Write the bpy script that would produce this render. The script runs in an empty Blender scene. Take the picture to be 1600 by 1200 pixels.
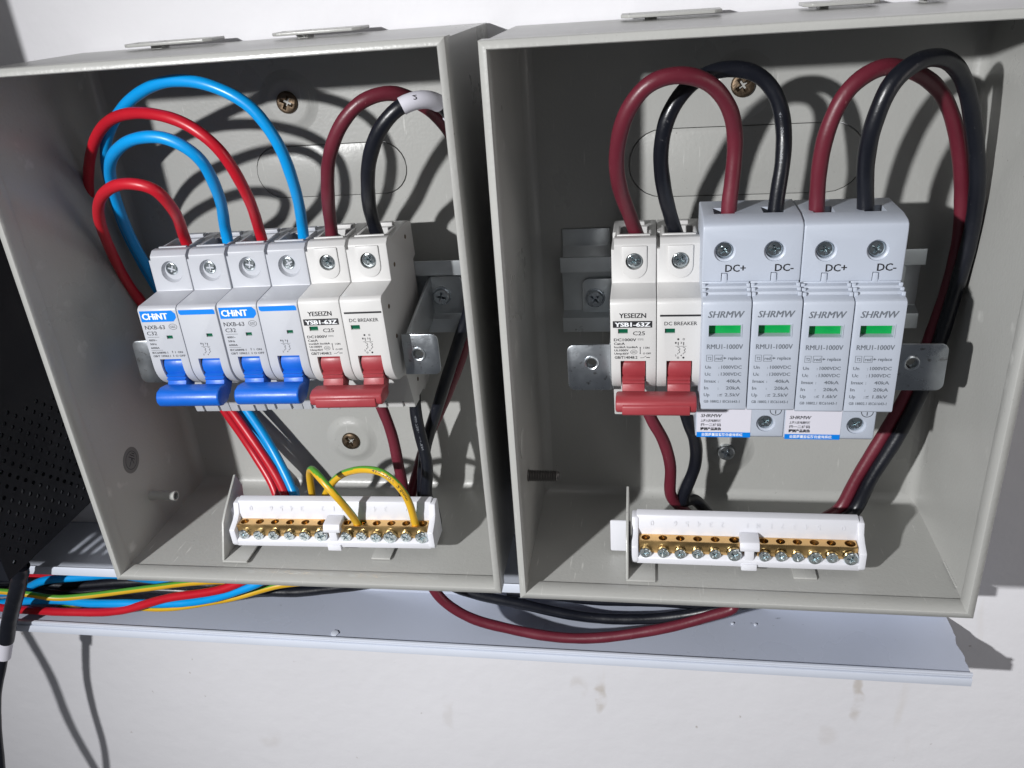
import bpy, bmesh, math, random
from mathutils import Vector, Matrix
random.seed(7)
S = 0.001                                   # everything below is written in millimetres
scene = bpy.context.scene

# ------------------------------------------------------------------ camera
RM = ((0.9868, -0.1620, 0.0011), (0.1452, 0.8872, 0.4379), (-0.0719, -0.4319, 0.8990))
FPX, HC = 1336.7, 384.4                      # focal length in photo pixels, camera distance from the back panels
cam_d = bpy.data.cameras.new("camera"); cam = bpy.data.objects.new("camera", cam_d)
scene.collection.objects.link(cam); scene.camera = cam
cam_d.sensor_width = 36; cam_d.lens = FPX*36/1600; cam_d.clip_start = 0.01; cam_d.clip_end = 50
cx = Vector([r[0] for r in RM]).normalized(); cf = Vector([r[1] for r in RM]).normalized(); cu = cx.cross(cf).normalized(); cx = cf.cross(cu)
cam.matrix_world = Matrix(((cx.x, cu.x, -cf.x, 0), (cx.y, cu.y, -cf.y, -HC*S), (cx.z, cu.z, -cf.z, 0), (0, 0, 0, 1)))
def P(u, v, d):                              # point of the photograph (1600 px) at a depth d in front of the back panels
    r = cx*(u-800) + cf*FPX - cu*(v-600)
    t = (HC-d)/r.y
    return (r.x*t, d, r.z*t)                 # (x, depth, z) in mm

# ------------------------------------------------------------------ light
world = bpy.data.worlds.new("World"); scene.world = world; world.use_nodes = True
bg = world.node_tree.nodes["Background"]; bg.inputs[0].default_value = (0.85, 0.90, 1.0, 1); bg.inputs[1].default_value = 0.085
LAMP = Vector((-444, -730, 135))
def lamp(name, loc, aim, power, radius, size, blend, col):
    l = bpy.data.lights.new(name, 'SPOT'); l.energy = power; l.shadow_soft_size = radius*S; l.spot_size = math.radians(size); l.spot_blend = blend; l.color = col
    o = bpy.data.objects.new(name, l); scene.collection.objects.link(o); o.location = Vector(loc)*S
    o.rotation_euler = (Vector(aim)-Vector(loc)).to_track_quat('-Z', 'Y').to_euler(); return o
lamp("work_lamp", LAMP, (560, 0, -720), 41, 13, 120, 1.0, (1.0, 1.0, 1.0))
fl = bpy.data.lights.new("room_light", 'AREA'); fl.energy = 1.9; fl.size = 0.5; fl.color = (1.0, 0.93, 0.88); fo = bpy.data.objects.new("room_light", fl); scene.collection.objects.link(fo)
cl = bpy.data.lights.new("ceiling_bounce_fill", 'AREA'); cl.energy = 3.5; cl.size = 0.9; cl.color = (1.0, 0.97, 0.94); co = bpy.data.objects.new("ceiling_bounce_fill", cl); scene.collection.objects.link(co)  # added soft fill standing in for bounce off the ceiling
co.location = (0.3, -0.75, 1.3); co.rotation_euler = (Vector((0, 0, -0.2))-Vector(co.location)).to_track_quat('-Z', 'Y').to_euler()
fo.location = (1.0, -0.42, -0.10); fo.rotation_euler = (Vector((0.15, 0, -0.2))-Vector(fo.location)).to_track_quat('-Z', 'Y').to_euler()
scene.view_settings.view_transform = 'Standard'; scene.view_settings.look = 'None'
scene.view_settings.exposure = 0.10; scene.view_settings.gamma = 1.0
scene.render.resolution_x = 1024; scene.render.resolution_y = 768

# ------------------------------------------------------------------ materials
MATS = {}
def mat(name, col, rough=0.5, metal=0.0, bump=0.0, bscale=400, var=0.0, vscale=30, spec=0.5, coat=0.0, wear=None, speck=None):
    m = bpy.data.materials.new(name); m.use_nodes = True; nt = m.node_tree; N = nt.nodes; L = nt.links
    b = N["Principled BSDF"]; b.inputs["Base Color"].default_value = (*col, 1); b.inputs["Roughness"].default_value = rough
    b.inputs["Metallic"].default_value = metal; b.inputs["Specular IOR Level"].default_value = spec; b.inputs["Coat Weight"].default_value = coat
    tc = N.new("ShaderNodeTexCoord"); src = None
    if var:
        n = N.new("ShaderNodeTexNoise"); n.inputs["Scale"].default_value = vscale; n.inputs["Detail"].default_value = 6
        L.new(tc.outputs["Object"], n.inputs["Vector"])
        r = N.new("ShaderNodeMapRange"); r.inputs[1].default_value = 0.25; r.inputs[2].default_value = 0.75; r.inputs[3].default_value = 1-var; r.inputs[4].default_value = 1+var
        L.new(n.outputs[0], r.inputs[0])
        mx = N.new("ShaderNodeVectorMath"); mx.operation = 'SCALE'; mx.inputs[0].default_value = col; L.new(r.outputs[0], mx.inputs["Scale"])
        src = mx.outputs[0]
        r2 = N.new("ShaderNodeMapRange"); r2.inputs[1].default_value = 0.3; r2.inputs[2].default_value = 0.7; r2.inputs[3].default_value = max(0, rough-0.08); r2.inputs[4].default_value = rough+0.08
        L.new(n.outputs[0], r2.inputs[0]); L.new(r2.outputs[0], b.inputs["Roughness"])
    for w in (wear, speck):
        if not w: continue
        wc, wscale, lo, hi, stretch = w
        mp = N.new("ShaderNodeMapping"); mp.inputs["Scale"].default_value = stretch; L.new(tc.outputs["Object"], mp.inputs[0])
        n = N.new("ShaderNodeTexNoise"); n.inputs["Scale"].default_value = wscale; n.inputs["Detail"].default_value = 4; L.new(mp.outputs[0], n.inputs["Vector"])
        r = N.new("ShaderNodeMapRange"); r.inputs[1].default_value = lo; r.inputs[2].default_value = hi; L.new(n.outputs[0], r.inputs[0])
        mm = N.new("ShaderNodeMix"); mm.data_type = 'RGBA'; L.new(r.outputs[0], mm.inputs["Factor"])
        if src: L.new(src, mm.inputs["A"])
        else: mm.inputs["A"].default_value = (*col, 1)
        mm.inputs["B"].default_value = (*wc, 1); src = mm.outputs["Result"]
    if src: L.new(src, b.inputs["Base Color"])
    if bump:
        n = N.new("ShaderNodeTexNoise"); n.inputs["Scale"].default_value = bscale; n.inputs["Detail"].default_value = 3; L.new(tc.outputs["Object"], n.inputs["Vector"])
        bp = N.new("ShaderNodeBump"); bp.inputs["Strength"].default_value = bump; bp.inputs["Distance"].default_value = 0.001; L.new(n.outputs[0], bp.inputs["Height"]); L.new(bp.outputs[0], b.inputs["Normal"])
    MATS[name] = m; return m
M_BOX = mat("grey_powder_coat", (0.372, 0.373, 0.358), 0.33, bump=0.11, bscale=620, var=0.05, vscale=14, wear=((0.52, 0.52, 0.50), 60, 0.66, 0.76, (12, 1, 1)), speck=((0.16, 0.155, 0.14), 900, 0.70, 0.78, (1, 1, 1)))
M_WALL = mat("white_wall_paint", (0.735, 0.73, 0.76), 0.6, bump=0.35, bscale=90, var=0.04, vscale=6, wear=((0.56, 0.50, 0.42), 4, 0.66, 0.84, (6, 1, 1.0)), speck=((0.45, 0.42, 0.40), 160, 0.74, 0.80, (1, 1, 1)))
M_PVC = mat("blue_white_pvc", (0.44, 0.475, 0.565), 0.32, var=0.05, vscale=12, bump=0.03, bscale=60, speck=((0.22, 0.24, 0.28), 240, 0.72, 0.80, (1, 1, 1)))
M_PVCW = mat("white_pvc_edge", (0.62, 0.66, 0.75), 0.35, var=0.03)
M_CREAM = mat("cream_white_plastic", (0.545, 0.54, 0.535), 0.42, bump=0.03, bscale=900, var=0.02)
M_COOL = mat("cool_white_plastic", (0.445, 0.46, 0.50), 0.42, bump=0.03, bscale=900, var=0.02)
M_SPD = mat("blue_grey_plastic", (0.415, 0.452, 0.525), 0.42, bump=0.04, bscale=900, var=0.02)
M_TERM = mat("white_nylon", (0.64, 0.645, 0.69), 0.38, bump=0.03, bscale=500, var=0.02)
M_BLUET = mat("blue_toggle_plastic", (0.004, 0.108, 0.52), 0.40, bump=0.06, bscale=500, var=0.06, vscale=90)
M_REDT = mat("red_toggle_plastic", (0.285, 0.036, 0.045), 0.42, bump=0.06, bscale=500, var=0.06, vscale=90)
M_ZINC = mat("zinc_plated_steel", (0.50, 0.53, 0.56), 0.28, 1.0, bump=0.08, bscale=300, var=0.25, vscale=60, speck=((0.25, 0.25, 0.25), 400, 0.62, 0.72, (1, 1, 1)))
M_RAIL = mat("dull_galvanised_steel", (0.50, 0.53, 0.55), 0.34, 0.6, bump=0.08, bscale=200, var=0.22, vscale=45)
M_SCREW = mat("bright_screw_steel", (0.62, 0.68, 0.70), 0.20, 1.0, bump=0.12, bscale=700, var=0.2, vscale=200)
M_OLD = mat("tarnished_screw", (0.15, 0.11, 0.075), 0.5, 1.0, bump=0.2, bscale=700, var=0.3, vscale=300)
M_BRASS = mat("brass", (0.72, 0.47, 0.20), 0.30, 1.0, bump=0.08, bscale=250, var=0.14, vscale=70)
M_DARK = mat("cavity_shade_black", (0.02, 0.02, 0.02), 0.7)  # near-black colour that paints the shade inside cable openings
M_INK = mat("black_print", (0.015, 0.015, 0.018), 0.5)
M_GREYINK = mat("grey_print", (0.13, 0.145, 0.17), 0.5)
M_DGREY = mat("dark_grey_print", (0.05, 0.052, 0.06), 0.5)
M_LOGO = mat("logo_blue_print", (0.0, 0.19, 0.68), 0.4)
M_WHITEP = mat("white_print", (0.78, 0.80, 0.83), 0.5)
M_GREEN = mat("dark_green_indicator", (0.0, 0.085, 0.04), 0.3, spec=0.6)
M_BGREEN = mat("bright_green_indicator", (0.0, 0.30, 0.06), 0.35, var=0.08, vscale=200)
M_DPRINT = mat("worn_white_print", (0.16, 0.17, 0.19), 0.5)
M_BOLT = mat("dark_steel_thread", (0.16, 0.155, 0.15), 0.45, 0.8)
M_STICK = mat("white_sticker_paper", (0.62, 0.61, 0.68), 0.5)
M_CBLUE = mat("blue_cable_pvc", (0.0, 0.285, 0.70), 0.36, bump=0.03, bscale=500, var=0.05, vscale=40)
M_CRED = mat("red_cable_pvc", (0.47, 0.008, 0.020), 0.36, bump=0.03, bscale=500, var=0.06, vscale=40)
M_CMAR = mat("maroon_cable_rubber", (0.118, 0.013, 0.025), 0.42, bump=0.08, bscale=600, var=0.15, vscale=60, speck=((0.24, 0.08, 0.09), 600, 0.70, 0.78, (1, 1, 1)))
M_CBLK = mat("black_cable_rubber", (0.0055, 0.0065, 0.011), 0.36, bump=0.08, bscale=600, var=0.2, vscale=60, speck=((0.05, 0.05, 0.055), 700, 0.68, 0.76, (1, 1, 1)))
M_CYEL = mat("yellow_cable_pvc", (0.62, 0.36, 0.015), 0.38, var=0.05)
M_CGRN = mat("green_cable_pvc", (0.10, 0.32, 0.035), 0.38, var=0.05)
M_BLKP = mat("black_sheet_steel", (0.0055, 0.0065, 0.0105), 0.6, spec=0.2, bump=0.06, bscale=600, var=0.15, vscale=30)
M_GREYST = mat("grey_sticker", (0.15, 0.153, 0.15), 0.45)

# ------------------------------------------------------------------ mesh building
COL = scene.collection
class MB:
    def __init__(s): s.v = []; s.f = []; s.mi = []
    def add(s, vs, fs, m=0):
        n = len(s.v); s.v += [tuple(v) for v in vs]; s.f += [tuple(i+n for i in f) for f in fs]; s.mi += [m]*len(fs); return s
    def box(s, x0, x1, d0, d1, z0, z1, m=0):
        return s.add([(x, d, z) for x in (x0, x1) for d in (d0, d1) for z in (z0, z1)],
                     [(0, 1, 3, 2), (4, 6, 7, 5), (0, 4, 5, 1), (2, 3, 7, 6), (0, 2, 6, 4), (1, 5, 7, 3)], m)
    def prism(s, pts, a, b, axis='x', m=0):  # pts: (d,z) for x, (x,z) for d, (x,d) for z
        n = len(pts)
        def w(p, t): return (t, p[0], p[1]) if axis == 'x' else ((p[0], t, p[1]) if axis == 'd' else (p[0], p[1], t))
        vs = [w(p, a) for p in pts] + [w(p, b) for p in pts]
        fs = [tuple(range(n)), tuple(reversed(range(n, 2*n)))] + [(i, i+n, (i+1) % n+n, (i+1) % n) for i in range(n)]
        return s.add(vs, fs, m)
    def lathe(s, x, z, prof, n=24, m=0, cap=True, axis='d', d=0):   # prof: (r, t) along the axis
        vs = []
        for r, t in prof:
            for k in range(n):
                a = 2*math.pi*k/n
                if axis == 'd': vs.append((x+r*math.cos(a), t, z+r*math.sin(a)))
                elif axis == 'x': vs.append((t, d+r*math.cos(a), z+r*math.sin(a)))
                else: vs.append((x+r*math.cos(a), d+r*math.sin(a), t))
        fs = [(i*n+k, i*n+(k+1) % n, (i+1)*n+(k+1) % n, (i+1)*n+k) for i in range(len(prof)-1) for k in range(n)]
        if cap: fs += [tuple(range(n)), tuple(range((len(prof)-1)*n, len(prof)*n))]
        return s.add(vs, fs, m)
    def sheet(s, pts, m=0): return s.add(pts, [tuple(range(len(pts)))], m)
    def mesh(s, name, mats, bevel=0, seg=2, smooth=35, recalc=True, remdoubles=False):
        bm = bmesh.new(); vs = [bm.verts.new((x*S, -d*S, z*S)) for x, d, z in s.v]
        for f, mi in zip(s.f, s.mi):
            try: q = bm.faces.new([vs[i] for i in f]); q.material_index = mi
            except ValueError: pass
        if remdoubles: bmesh.ops.remove_doubles(bm, verts=bm.verts, dist=1e-7)
        if recalc: bmesh.ops.recalc_face_normals(bm, faces=bm.faces)
        if bevel:
            es = [e for e in bm.edges if e.is_manifold and e.calc_face_angle(0) > math.radians(25)]
            bmesh.ops.bevel(bm, geom=es, offset=bevel*S, segments=seg, profile=0.5, affect='EDGES', clamp_overlap=True)
        me = bpy.data.meshes.new(name); bm.to_mesh(me); bm.free()
        for m in (mats if isinstance(mats, (list, tuple)) else [mats]): me.materials.append(m)
        if smooth:
            me.polygons.foreach_set("use_smooth", [True]*len(me.polygons)); me.set_sharp_from_angle(angle=math.radians(smooth))
        return me
    def obj(s, name, mats, parent=None, label=None, **k):
        return link(name, s.mesh(name, mats, **k), parent, label)
def link(name, me, parent=None, label=None, loc=None):
    o = bpy.data.objects.new(name, me); COL.objects.link(o)
    if parent: o.parent = parent
    if label: o['label'] = label
    if loc: o.location = (loc[0]*S, -loc[1]*S, loc[2]*S)
    return o
def tag(o, label, cat, group=None, kind=None):
    if label: o['label'] = label
    if cat: o['category'] = cat
    if group: o['group'] = group
    if kind: o['kind'] = kind
    return o
def thing(name, label, cat, loc=(0, 0, 0), rot=0, group=None):
    o = bpy.data.objects.new(name, None); COL.objects.link(o); o.empty_display_size = 0.01
    o.location = (loc[0]*S, -loc[1]*S, loc[2]*S); o.rotation_euler = (0, rot, 0)
    return tag(o, label, cat, group)
def cut(me, cutter, name="cut"):             # boolean difference, applied at once
    a = bpy.data.objects.new("tmp_a", me); b = bpy.data.objects.new("tmp_b", cutter)
    COL.objects.link(a); COL.objects.link(b)
    md = a.modifiers.new("b", 'BOOLEAN'); md.operation = 'DIFFERENCE'; md.object = b; md.solver = 'EXACT'
    dg = bpy.context.evaluated_depsgraph_get(); dg.update()
    r = bpy.data.meshes.new_from_object(a.evaluated_get(dg), preserve_all_data_layers=False, depsgraph=dg); r.name = me.name
    bpy.data.objects.remove(a); bpy.data.objects.remove(b)
    r.polygons.foreach_set("use_smooth", [True]*len(r.polygons)); r.set_sharp_from_angle(angle=math.radians(35))
    return r
# ---- lettering: flat print laid on a face
FONT_CACHE = {}
def glyphs(txt, small=False):
    off = 0.020 if small else (0.0 if 'M' in txt or 'W' in txt else 0.010); key = (txt, small)
    if key in FONT_CACHE: return FONT_CACHE[key]
    c = bpy.data.curves.new("t", 'FONT'); c.body = txt; c.size = 1; c.resolution_u = 2; c.fill_mode = 'BOTH'; c.offset = off
    o = bpy.data.objects.new("t", c); COL.objects.link(o)
    dg = bpy.context.evaluated_depsgraph_get(); dg.update()
    me = bpy.data.meshes.new_from_object(o.evaluated_get(dg), depsgraph=dg)
    vs = [(v.co.x, v.co.y) for v in me.vertices]; fs = [tuple(p.vertices) for p in me.polygons]
    bpy.data.objects.remove(o); bpy.data.meshes.remove(me)
    x0 = min(v[0] for v in vs); x1 = max(v[0] for v in vs)
    r = ([((x-x0), y) for x, y in vs], fs, x1-x0); FONT_CACHE[key] = r; return r
CAP = 0.727
def text(mb, txt, x, z, w, h, d, m=0, slant=0, bold=0):   # x left, z baseline, w total width, h cap height
    vs, fs, W = glyphs(txt, h < 1.5); kx = w/W; kz = h/CAP
    offs = [0] if not bold else [-bold, 0, bold]
    for i, o in enumerate(offs):
        mb.add([(x+vx*kx+slant*vy*kz+o, d+0.006*i, z+vy*kz) for vx, vy in vs], fs, m)
def rect(mb, x0, x1, z0, z1, d, m=0): mb.sheet([(x0, d, z0), (x1, d, z0), (x1, d, z1), (x0, d, z1)], m)
def ring(mb, x, z, rx, rz, t, d, m=0, n=20):
    vs = []; 
    for k in range(n):
        a = 2*math.pi*k/n; vs += [(x+rx*math.cos(a), d, z+rz*math.sin(a)), (x+(rx-t)*math.cos(a), d, z+(rz-t)*math.sin(a))]
    mb.add(vs, [(2*k, 2*((k+1) % n), 2*((k+1) % n)+1, 2*k+1) for k in range(n)], m)
def poly(mb, pts, t, d, m=0):                # thin polyline of print, pts (x,z)
    for (a, b), (c, e) in zip(pts, pts[1:]):
        L = math.hypot(c-a, e-b) or 1; nx, nz = -(e-b)/L*t/2, (c-a)/L*t/2
        mb.sheet([(a+nx, d, b+nz), (c+nx, d, e+nz), (c-nx, d, e-nz), (a-nx, d, b-nz)], m)
def arrow(mb, x, z0, z1, t, d, m=0, hs=0.45):
    s = 1 if z1 > z0 else -1
    poly(mb, [(x, z0), (x, z1-s*hs)], t, d, m); mb.sheet([(x-hs*.6, d, z1-s*hs*1.3), (x+hs*.6, d, z1-s*hs*1.3), (x, d, z1)], m)
# ---- tubes along smooth paths
def spline(pts, step=2.0):
    p = [Vector(q) for q in pts]; p = [p[0]*2-p[1]] + p + [p[-1]*2-p[-2]]; out = []
    for i in range(1, len(p)-2):
        a, b, c, e = p[i-1], p[i], p[i+1], p[i+2]
        t0 = 0; t1 = max((b-a).length, 1e-3)**.5; t2 = t1+max((c-b).length, 1e-3)**.5; t3 = t2+max((e-c).length, 1e-3)**.5
        n = max(2, int((c-b).length/step))
        for k in range(n):
            t = t1+(t2-t1)*k/n
            A1 = a*((t1-t)/(t1-t0))+b*((t-t0)/(t1-t0)); A2 = b*((t2-t)/(t2-t1))+c*((t-t1)/(t2-t1)); A3 = c*((t3-t)/(t3-t2))+e*((t-t2)/(t3-t2))
            B1 = A1*((t2-t)/(t2-t0))+A2*((t-t0)/(t2-t0)); B2 = A2*((t3-t)/(t3-t1))+A3*((t-t1)/(t3-t1))
            out.append(B1*((t2-t)/(t2-t1))+B2*((t-t1)/(t2-t1)))
    out.append(p[-2])
    for _ in range(2):
        out = [out[0]] + [(out[i-1]+out[i]*2+out[i+1])/4 for i in range(1, len(out)-1)] + [out[-1]]
    return out
def frames(path):
    T = [(path[min(i+1, len(path)-1)]-path[max(i-1, 0)]).normalized() for i in range(len(path))]
    n = Vector((0, 1, 0)); n = (n-T[0]*n.dot(T[0]))
    if n.length < 0.1: n = Vector((1, 0, 0)); n = n-T[0]*n.dot(T[0])
    n.normalize(); N = [n]
    for i in range(1, len(T)):
        n = N[-1]-T[i]*N[-1].dot(T[i]); n.normalize(); N.append(n)
    return T, N, [t.cross(n) for t, n in zip(T, N)]
def tube(mb, path, r, n=16, stripe=None, twist=0, m=0, rfun=None):
    if stripe is not None: n = 28
    T, N, B = frames(path); vs = []; L = len(path); s = 0
    for i, c in enumerate(path):
        if i: s += (path[i]-path[i-1]).length
        rr = r if rfun is None else rfun(s)
        for k in range(n):
            a = 2*math.pi*k/n + twist*s
            vs.append(tuple(c + N[i]*(rr*math.cos(a)) + B[i]*(rr*math.sin(a))))
    if stripe is None:
        mb.add(vs, [(i*n+k, i*n+(k+1) % n, (i+1)*n+(k+1) % n, (i+1)*n+k) for i in range(L-1) for k in range(n)] + [tuple(range(n)), tuple(range((L-1)*n, L*n))], m)
    else:
        base = len(mb.v); mb.v += vs; acc = [0]
        for i in range(1, L): acc.append(acc[-1]+(path[i]-path[i-1]).length)
        for i in range(L-1):
            for k in range(n):
                mb.f.append(tuple(base+j for j in (i*n+k, i*n+(k+1) % n, (i+1)*n+(k+1) % n, (i+1)*n+k)))
                nv = Vector(vs[i*n+k])+Vector(vs[i*n+(k+1) % n])-path[i]*2; tt = T[i]; q_ = stripe-tt*stripe.dot(tt); q_ = Matrix.Rotation(twist*acc[i], 3, tt) @ q_; mb.mi.append(0 if nv.dot(q_) > 0 else 1)
        for f in (range(n), range((L-1)*n, L*n)): mb.f.append(tuple(base+j for j in f)); mb.mi.append(0)
def cable_print(path, r, s0, txt, h, w, face=Vector((0.1, 1, 0.35)), flip=False):
    T, N, B = frames(path); acc = [0]
    for i in range(1, len(path)): acc.append(acc[-1]+(path[i]-path[i-1]).length)
    vs, fs, W = glyphs(txt); out = []
    for vx, vy in vs:
        s = s0 + (vx*w/W if not flip else w-vx*w/W); y = (vy/CAP-0.5)*h*(1 if not flip else -1)
        i = max(j for j in range(len(acc)-1) if acc[j] <= s or j == 0); f = (s-acc[i])/max(1e-6, acc[i+1]-acc[i])
        c = path[i].lerp(path[i+1], f); t = T[i].lerp(T[i+1], f).normalized()
        u = (face-t*face.dot(t)).normalized(); b = u.cross(t)
        a = y/r; out.append(tuple(c+(u*math.cos(a)+b*math.sin(a))*(r+0.03)))
    mb = MB(); mb.add(out, fs); return mb
# ---- screws
def cross_pts(a, b): # plus-shaped outline, arm half length a, half width b
    return [(b, b), (b, a), (-b, a), (-b, b), (-a, b), (-a, -b), (-b, -b), (-b, -a), (b, -a), (b, -b), (a, -b), (a, b)]
def screw_mesh(name, r, h, m, arm=0.62, wid=0.13, dome=0.35, slot=False, shank=2.0, washer=0):
    """pan head with a sunk cross; axis along depth, head base at depth 0, centre at the origin"""
    bm = bmesh.new(); n = 24
    def ringv(rr, d): return [bm.verts.new((rr*math.cos(2*math.pi*k/n)*S, -d*S, rr*math.sin(2*math.pi*k/n)*S)) for k in range(n)]
    rs = [ringv(r*0.6, -shank), ringv(r*0.6, 0), ringv(r, 0.02), ringv(r, h-dome), ringv(r*0.95, h-dome*0.35), ringv(r*0.86, h)]
    if washer: rs.insert(2, ringv(washer, 0)); rs.insert(3, ringv(washer, 0.5)); rs.insert(4, ringv(r*.9, 0.5))
    for a, b in zip(rs, rs[1:]):
        for k in range(n): bm.faces.new((a[k], a[(k+1) % n], b[(k+1) % n], b[k]))
    pts = cross_pts(arm*r, wid*r) if not slot else [(arm*r*1.2, wid*r), (-arm*r*1.2, wid*r), (-arm*r*1.2, -wid*r), (arm*r*1.2, -wid*r)]
    top = [bm.verts.new((x*S, -h*S, z*S)) for x, z in pts]; bot = [bm.verts.new((x*.3*S, -(h-r*0.5)*S, z*.3*S)) for x, z in pts]; q = len(pts)
    es = [bm.edges.get((rs[-1][k], rs[-1][(k+1) % n])) for k in range(n)] + [bm.edges.new((top[k], top[(k+1) % q])) for k in range(q)]
    bmesh.ops.triangle_fill(bm, edges=es, use_beauty=True)
    for k in range(q): bm.faces.new((top[k], top[(k+1) % q], bot[(k+1) % q], bot[k]))
    bm.faces.new(bot)
    bmesh.ops.recalc_face_normals(bm, faces=bm.faces)
    me = bpy.data.meshes.new(name); bm.to_mesh(me); bm.free(); me.materials.append(m)
    me.polygons.foreach_set("use_smooth", [True]*len(me.polygons)); me.set_sharp_from_angle(angle=math.radians(40)); return me
def put_screw(me, parent, x, d, z, name="screw", label=None, rot=None, tilt=0):
    o = link(name, me, parent, label, (x, d, z)); a = random.uniform(0, 6.28) if rot is None else rot
    o.rotation_mode = 'QUATERNION'
    from mathutils import Quaternion
    o.rotation_quaternion = Quaternion((1, 0, 0), tilt) @ Quaternion((0, 1, 0), a)
    return o
SC_CH = screw_mesh("breaker_screw", 2.9, 1.3, M_SCREW)
SC_YE = screw_mesh("breaker_screw", 3.2, 1.3, M_SCREW)
SC_SP = screw_mesh("arrester_screw", 3.1, 1.3, M_SCREW)
SC_T = screw_mesh("terminal_screw", 2.6, 1.9, M_SCREW, dome=0.7, shank=4)
SC_TB = screw_mesh("terminal_screw", 3.2, 2.1, M_SCREW, dome=0.8, shank=4)
SC_BR = screw_mesh("bracket_screw", 4.0, 2.4, M_ZINC, dome=1.0, washer=4.6)
SC_OLD = screw_mesh("fixing_screw", 4.9, 1.5, M_OLD, dome=0.9, arm=0.66, wid=0.17)
SC_DK = screw_mesh("fixing_screw", 4.2, 2.6, M_ZINC, dome=0.9, arm=0.66, wid=0.17)

# ================================================================== the setting: wall
nt = M_WALL.node_tree; N, Lk = nt.nodes, nt.links; bsdf = N["Principled BSDF"]
tc = N.new("ShaderNodeTexCoord"); sp = N.new("ShaderNodeSeparateXYZ"); Lk.new(tc.outputs["Object"], sp.inputs[0])
ns = N.new("ShaderNodeTexNoise"); ns.inputs["Scale"].default_value = 55; ns.inputs["Detail"].default_value = 5; Lk.new(tc.outputs["Object"], ns.inputs["Vector"])
def mth(op, a, b=None, c=None):
    m_ = N.new("ShaderNodeMath"); m_.operation = op
    for i, v_ in enumerate((a, b, c)):
        if v_ is None: continue
        if isinstance(v_, (int, float)): m_.inputs[i].default_value = v_
        else: Lk.new(v_, m_.inputs[i])
    return m_.outputs[0]
def smooth(v_, lo, hi):
    r_ = N.new("ShaderNodeMapRange"); r_.interpolation_type = 'SMOOTHSTEP'; r_.inputs[1].default_value = lo; r_.inputs[2].default_value = hi; Lk.new(v_, r_.inputs[0]); return r_.outputs[0]
tot = None
for u, v, w_, h_, k_ in ((938, 1085, .004, .016, .55), (1342, 1085, .0035, .022, .45), (905, 1075, .006, .010, .22), (1290, 990+160, .008, .009, .15), (420, 1150, .010, .012, .16), (700, 1110, .005, .02, .12)):
    p_ = P(u, v, -3); dx = mth('SUBTRACT', sp.outputs[0], p_[0]*S); dx = mth('ADD', dx, mth('MULTIPLY', mth('SUBTRACT', ns.outputs[0], .5), .012)); dz = mth('SUBTRACT', sp.outputs[2], p_[2]*S)
    e_ = mth('ADD', mth('POWER', mth('ABSOLUTE', mth('DIVIDE', dx, w_)), 2.0), mth('POWER', mth('ABSOLUTE', mth('DIVIDE', dz, h_)), 2.0))
    q_ = mth('MULTIPLY', mth('MULTIPLY', smooth(e_, 1.3, .1), smooth(ns.outputs[0], .38, .6)), k_); tot = q_ if tot is None else mth('MAXIMUM', tot, q_)
mx_ = N.new("ShaderNodeMix"); mx_.data_type = 'RGBA'; Lk.new(tot, mx_.inputs["Factor"]); Lk.new(bsdf.inputs["Base Color"].links[0].from_socket, mx_.inputs["A"]); mx_.inputs["B"].default_value = (.36, .29, .20, 1)
Lk.new(mx_.outputs["Result"], bsdf.inputs["Base Color"])
mb = MB(); mb.box(-1500, 1500, -60, -3, -1500, 1100)
tag(mb.obj("wall", M_WALL, smooth=0), None, None, kind='structure')

# ================================================================== steel enclosures
GB = "open grey steel enclosures side by side on the wall"
def enclosure(label, cxm, czm, rot, tabs, W=186.4, H=230.2):
    t = thing("steel_enclosure", label, "enclosure", (cxm, 0, czm), rot, GB)
    x0, x1, z0, z1 = -W/2, W/2, -H/2, H/2
    prof = [(0, -5), (0.35, -3.1), (1.3, -1.5), (2.9, -.45), (5, 0), (75.6, 0), (75.62, -1.05), (76.1, -1.2), (83.9, -1.2), (84.4, -.8), (84.4, 1.5), (84.0, 1.9), (76.0, 1.9), (75.0, 1.2), (-1.2, 1.2), (-1.2, -5)]
    def c(k, off): return [(x0-off, z0-off), (x1+off, z0-off), (x1+off, z1+off), (x0-off, z1+off)][k]
    parts = {}
    for k, nm in enumerate(("bottom_side", "right_side", "top_side", "left_side")):
        mb = MB(); n = len(prof); vs = []
        for kk in (k, (k+1) % 4):
            for d, off in prof: q = c(kk, off); vs.append((q[0], d, q[1]))
        mb.add(vs, [(i, (i+1) % n, (i+1) % n+n, i+n) for i in range(n)])
        parts[nm] = mb.obj(nm, M_BOX, t, smooth=50)
    mb = MB(); mb.box(x0+5, x1-5, -1.2, 0, z0+5, z1-5); parts['back'] = mb.obj("back_panel", M_BOX, t, smooth=0)
    for (a, b, dz) in tabs:                  # hanging tabs over the top side
        a -= cxm; b -= cxm; zt = z1+1.3+dz
        me = MB().prism([(a, 4), (b, 4), (b, 16), (b-3, 19), (a+3, 19), (a, 16)], zt, zt+1.3, 'z').mesh("hanging_tab", M_BOX, bevel=0.3)
        me = cut(me, MB().box(a+(b-a)*.38, b-4, 9, 13.5, zt-2, zt+4).box(a+3, a+(b-a)*.22, 9, 13.5, zt-2, zt+4).mesh("c", M_BOX))
        o = link("hanging_tab", me, t); MB_ = MB().box(a+(b-a)*.24, a+(b-a)*.36, 5, 12, z1+1.1, zt+.1); MB_.obj("tab_stem", M_BOX, o)
    return t, (x0, x1, z0, z1), parts
def local(t, p):                             # world mm -> local mm of a thing rotated about the depth axis
    dx, dz = p[0]-t.location.x/S, p[2]-t.location.z/S; a = t.rotation_euler.y
    return (dx*math.cos(a)-dz*math.sin(a), p[1], dx*math.sin(a)+dz*math.cos(a))
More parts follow.
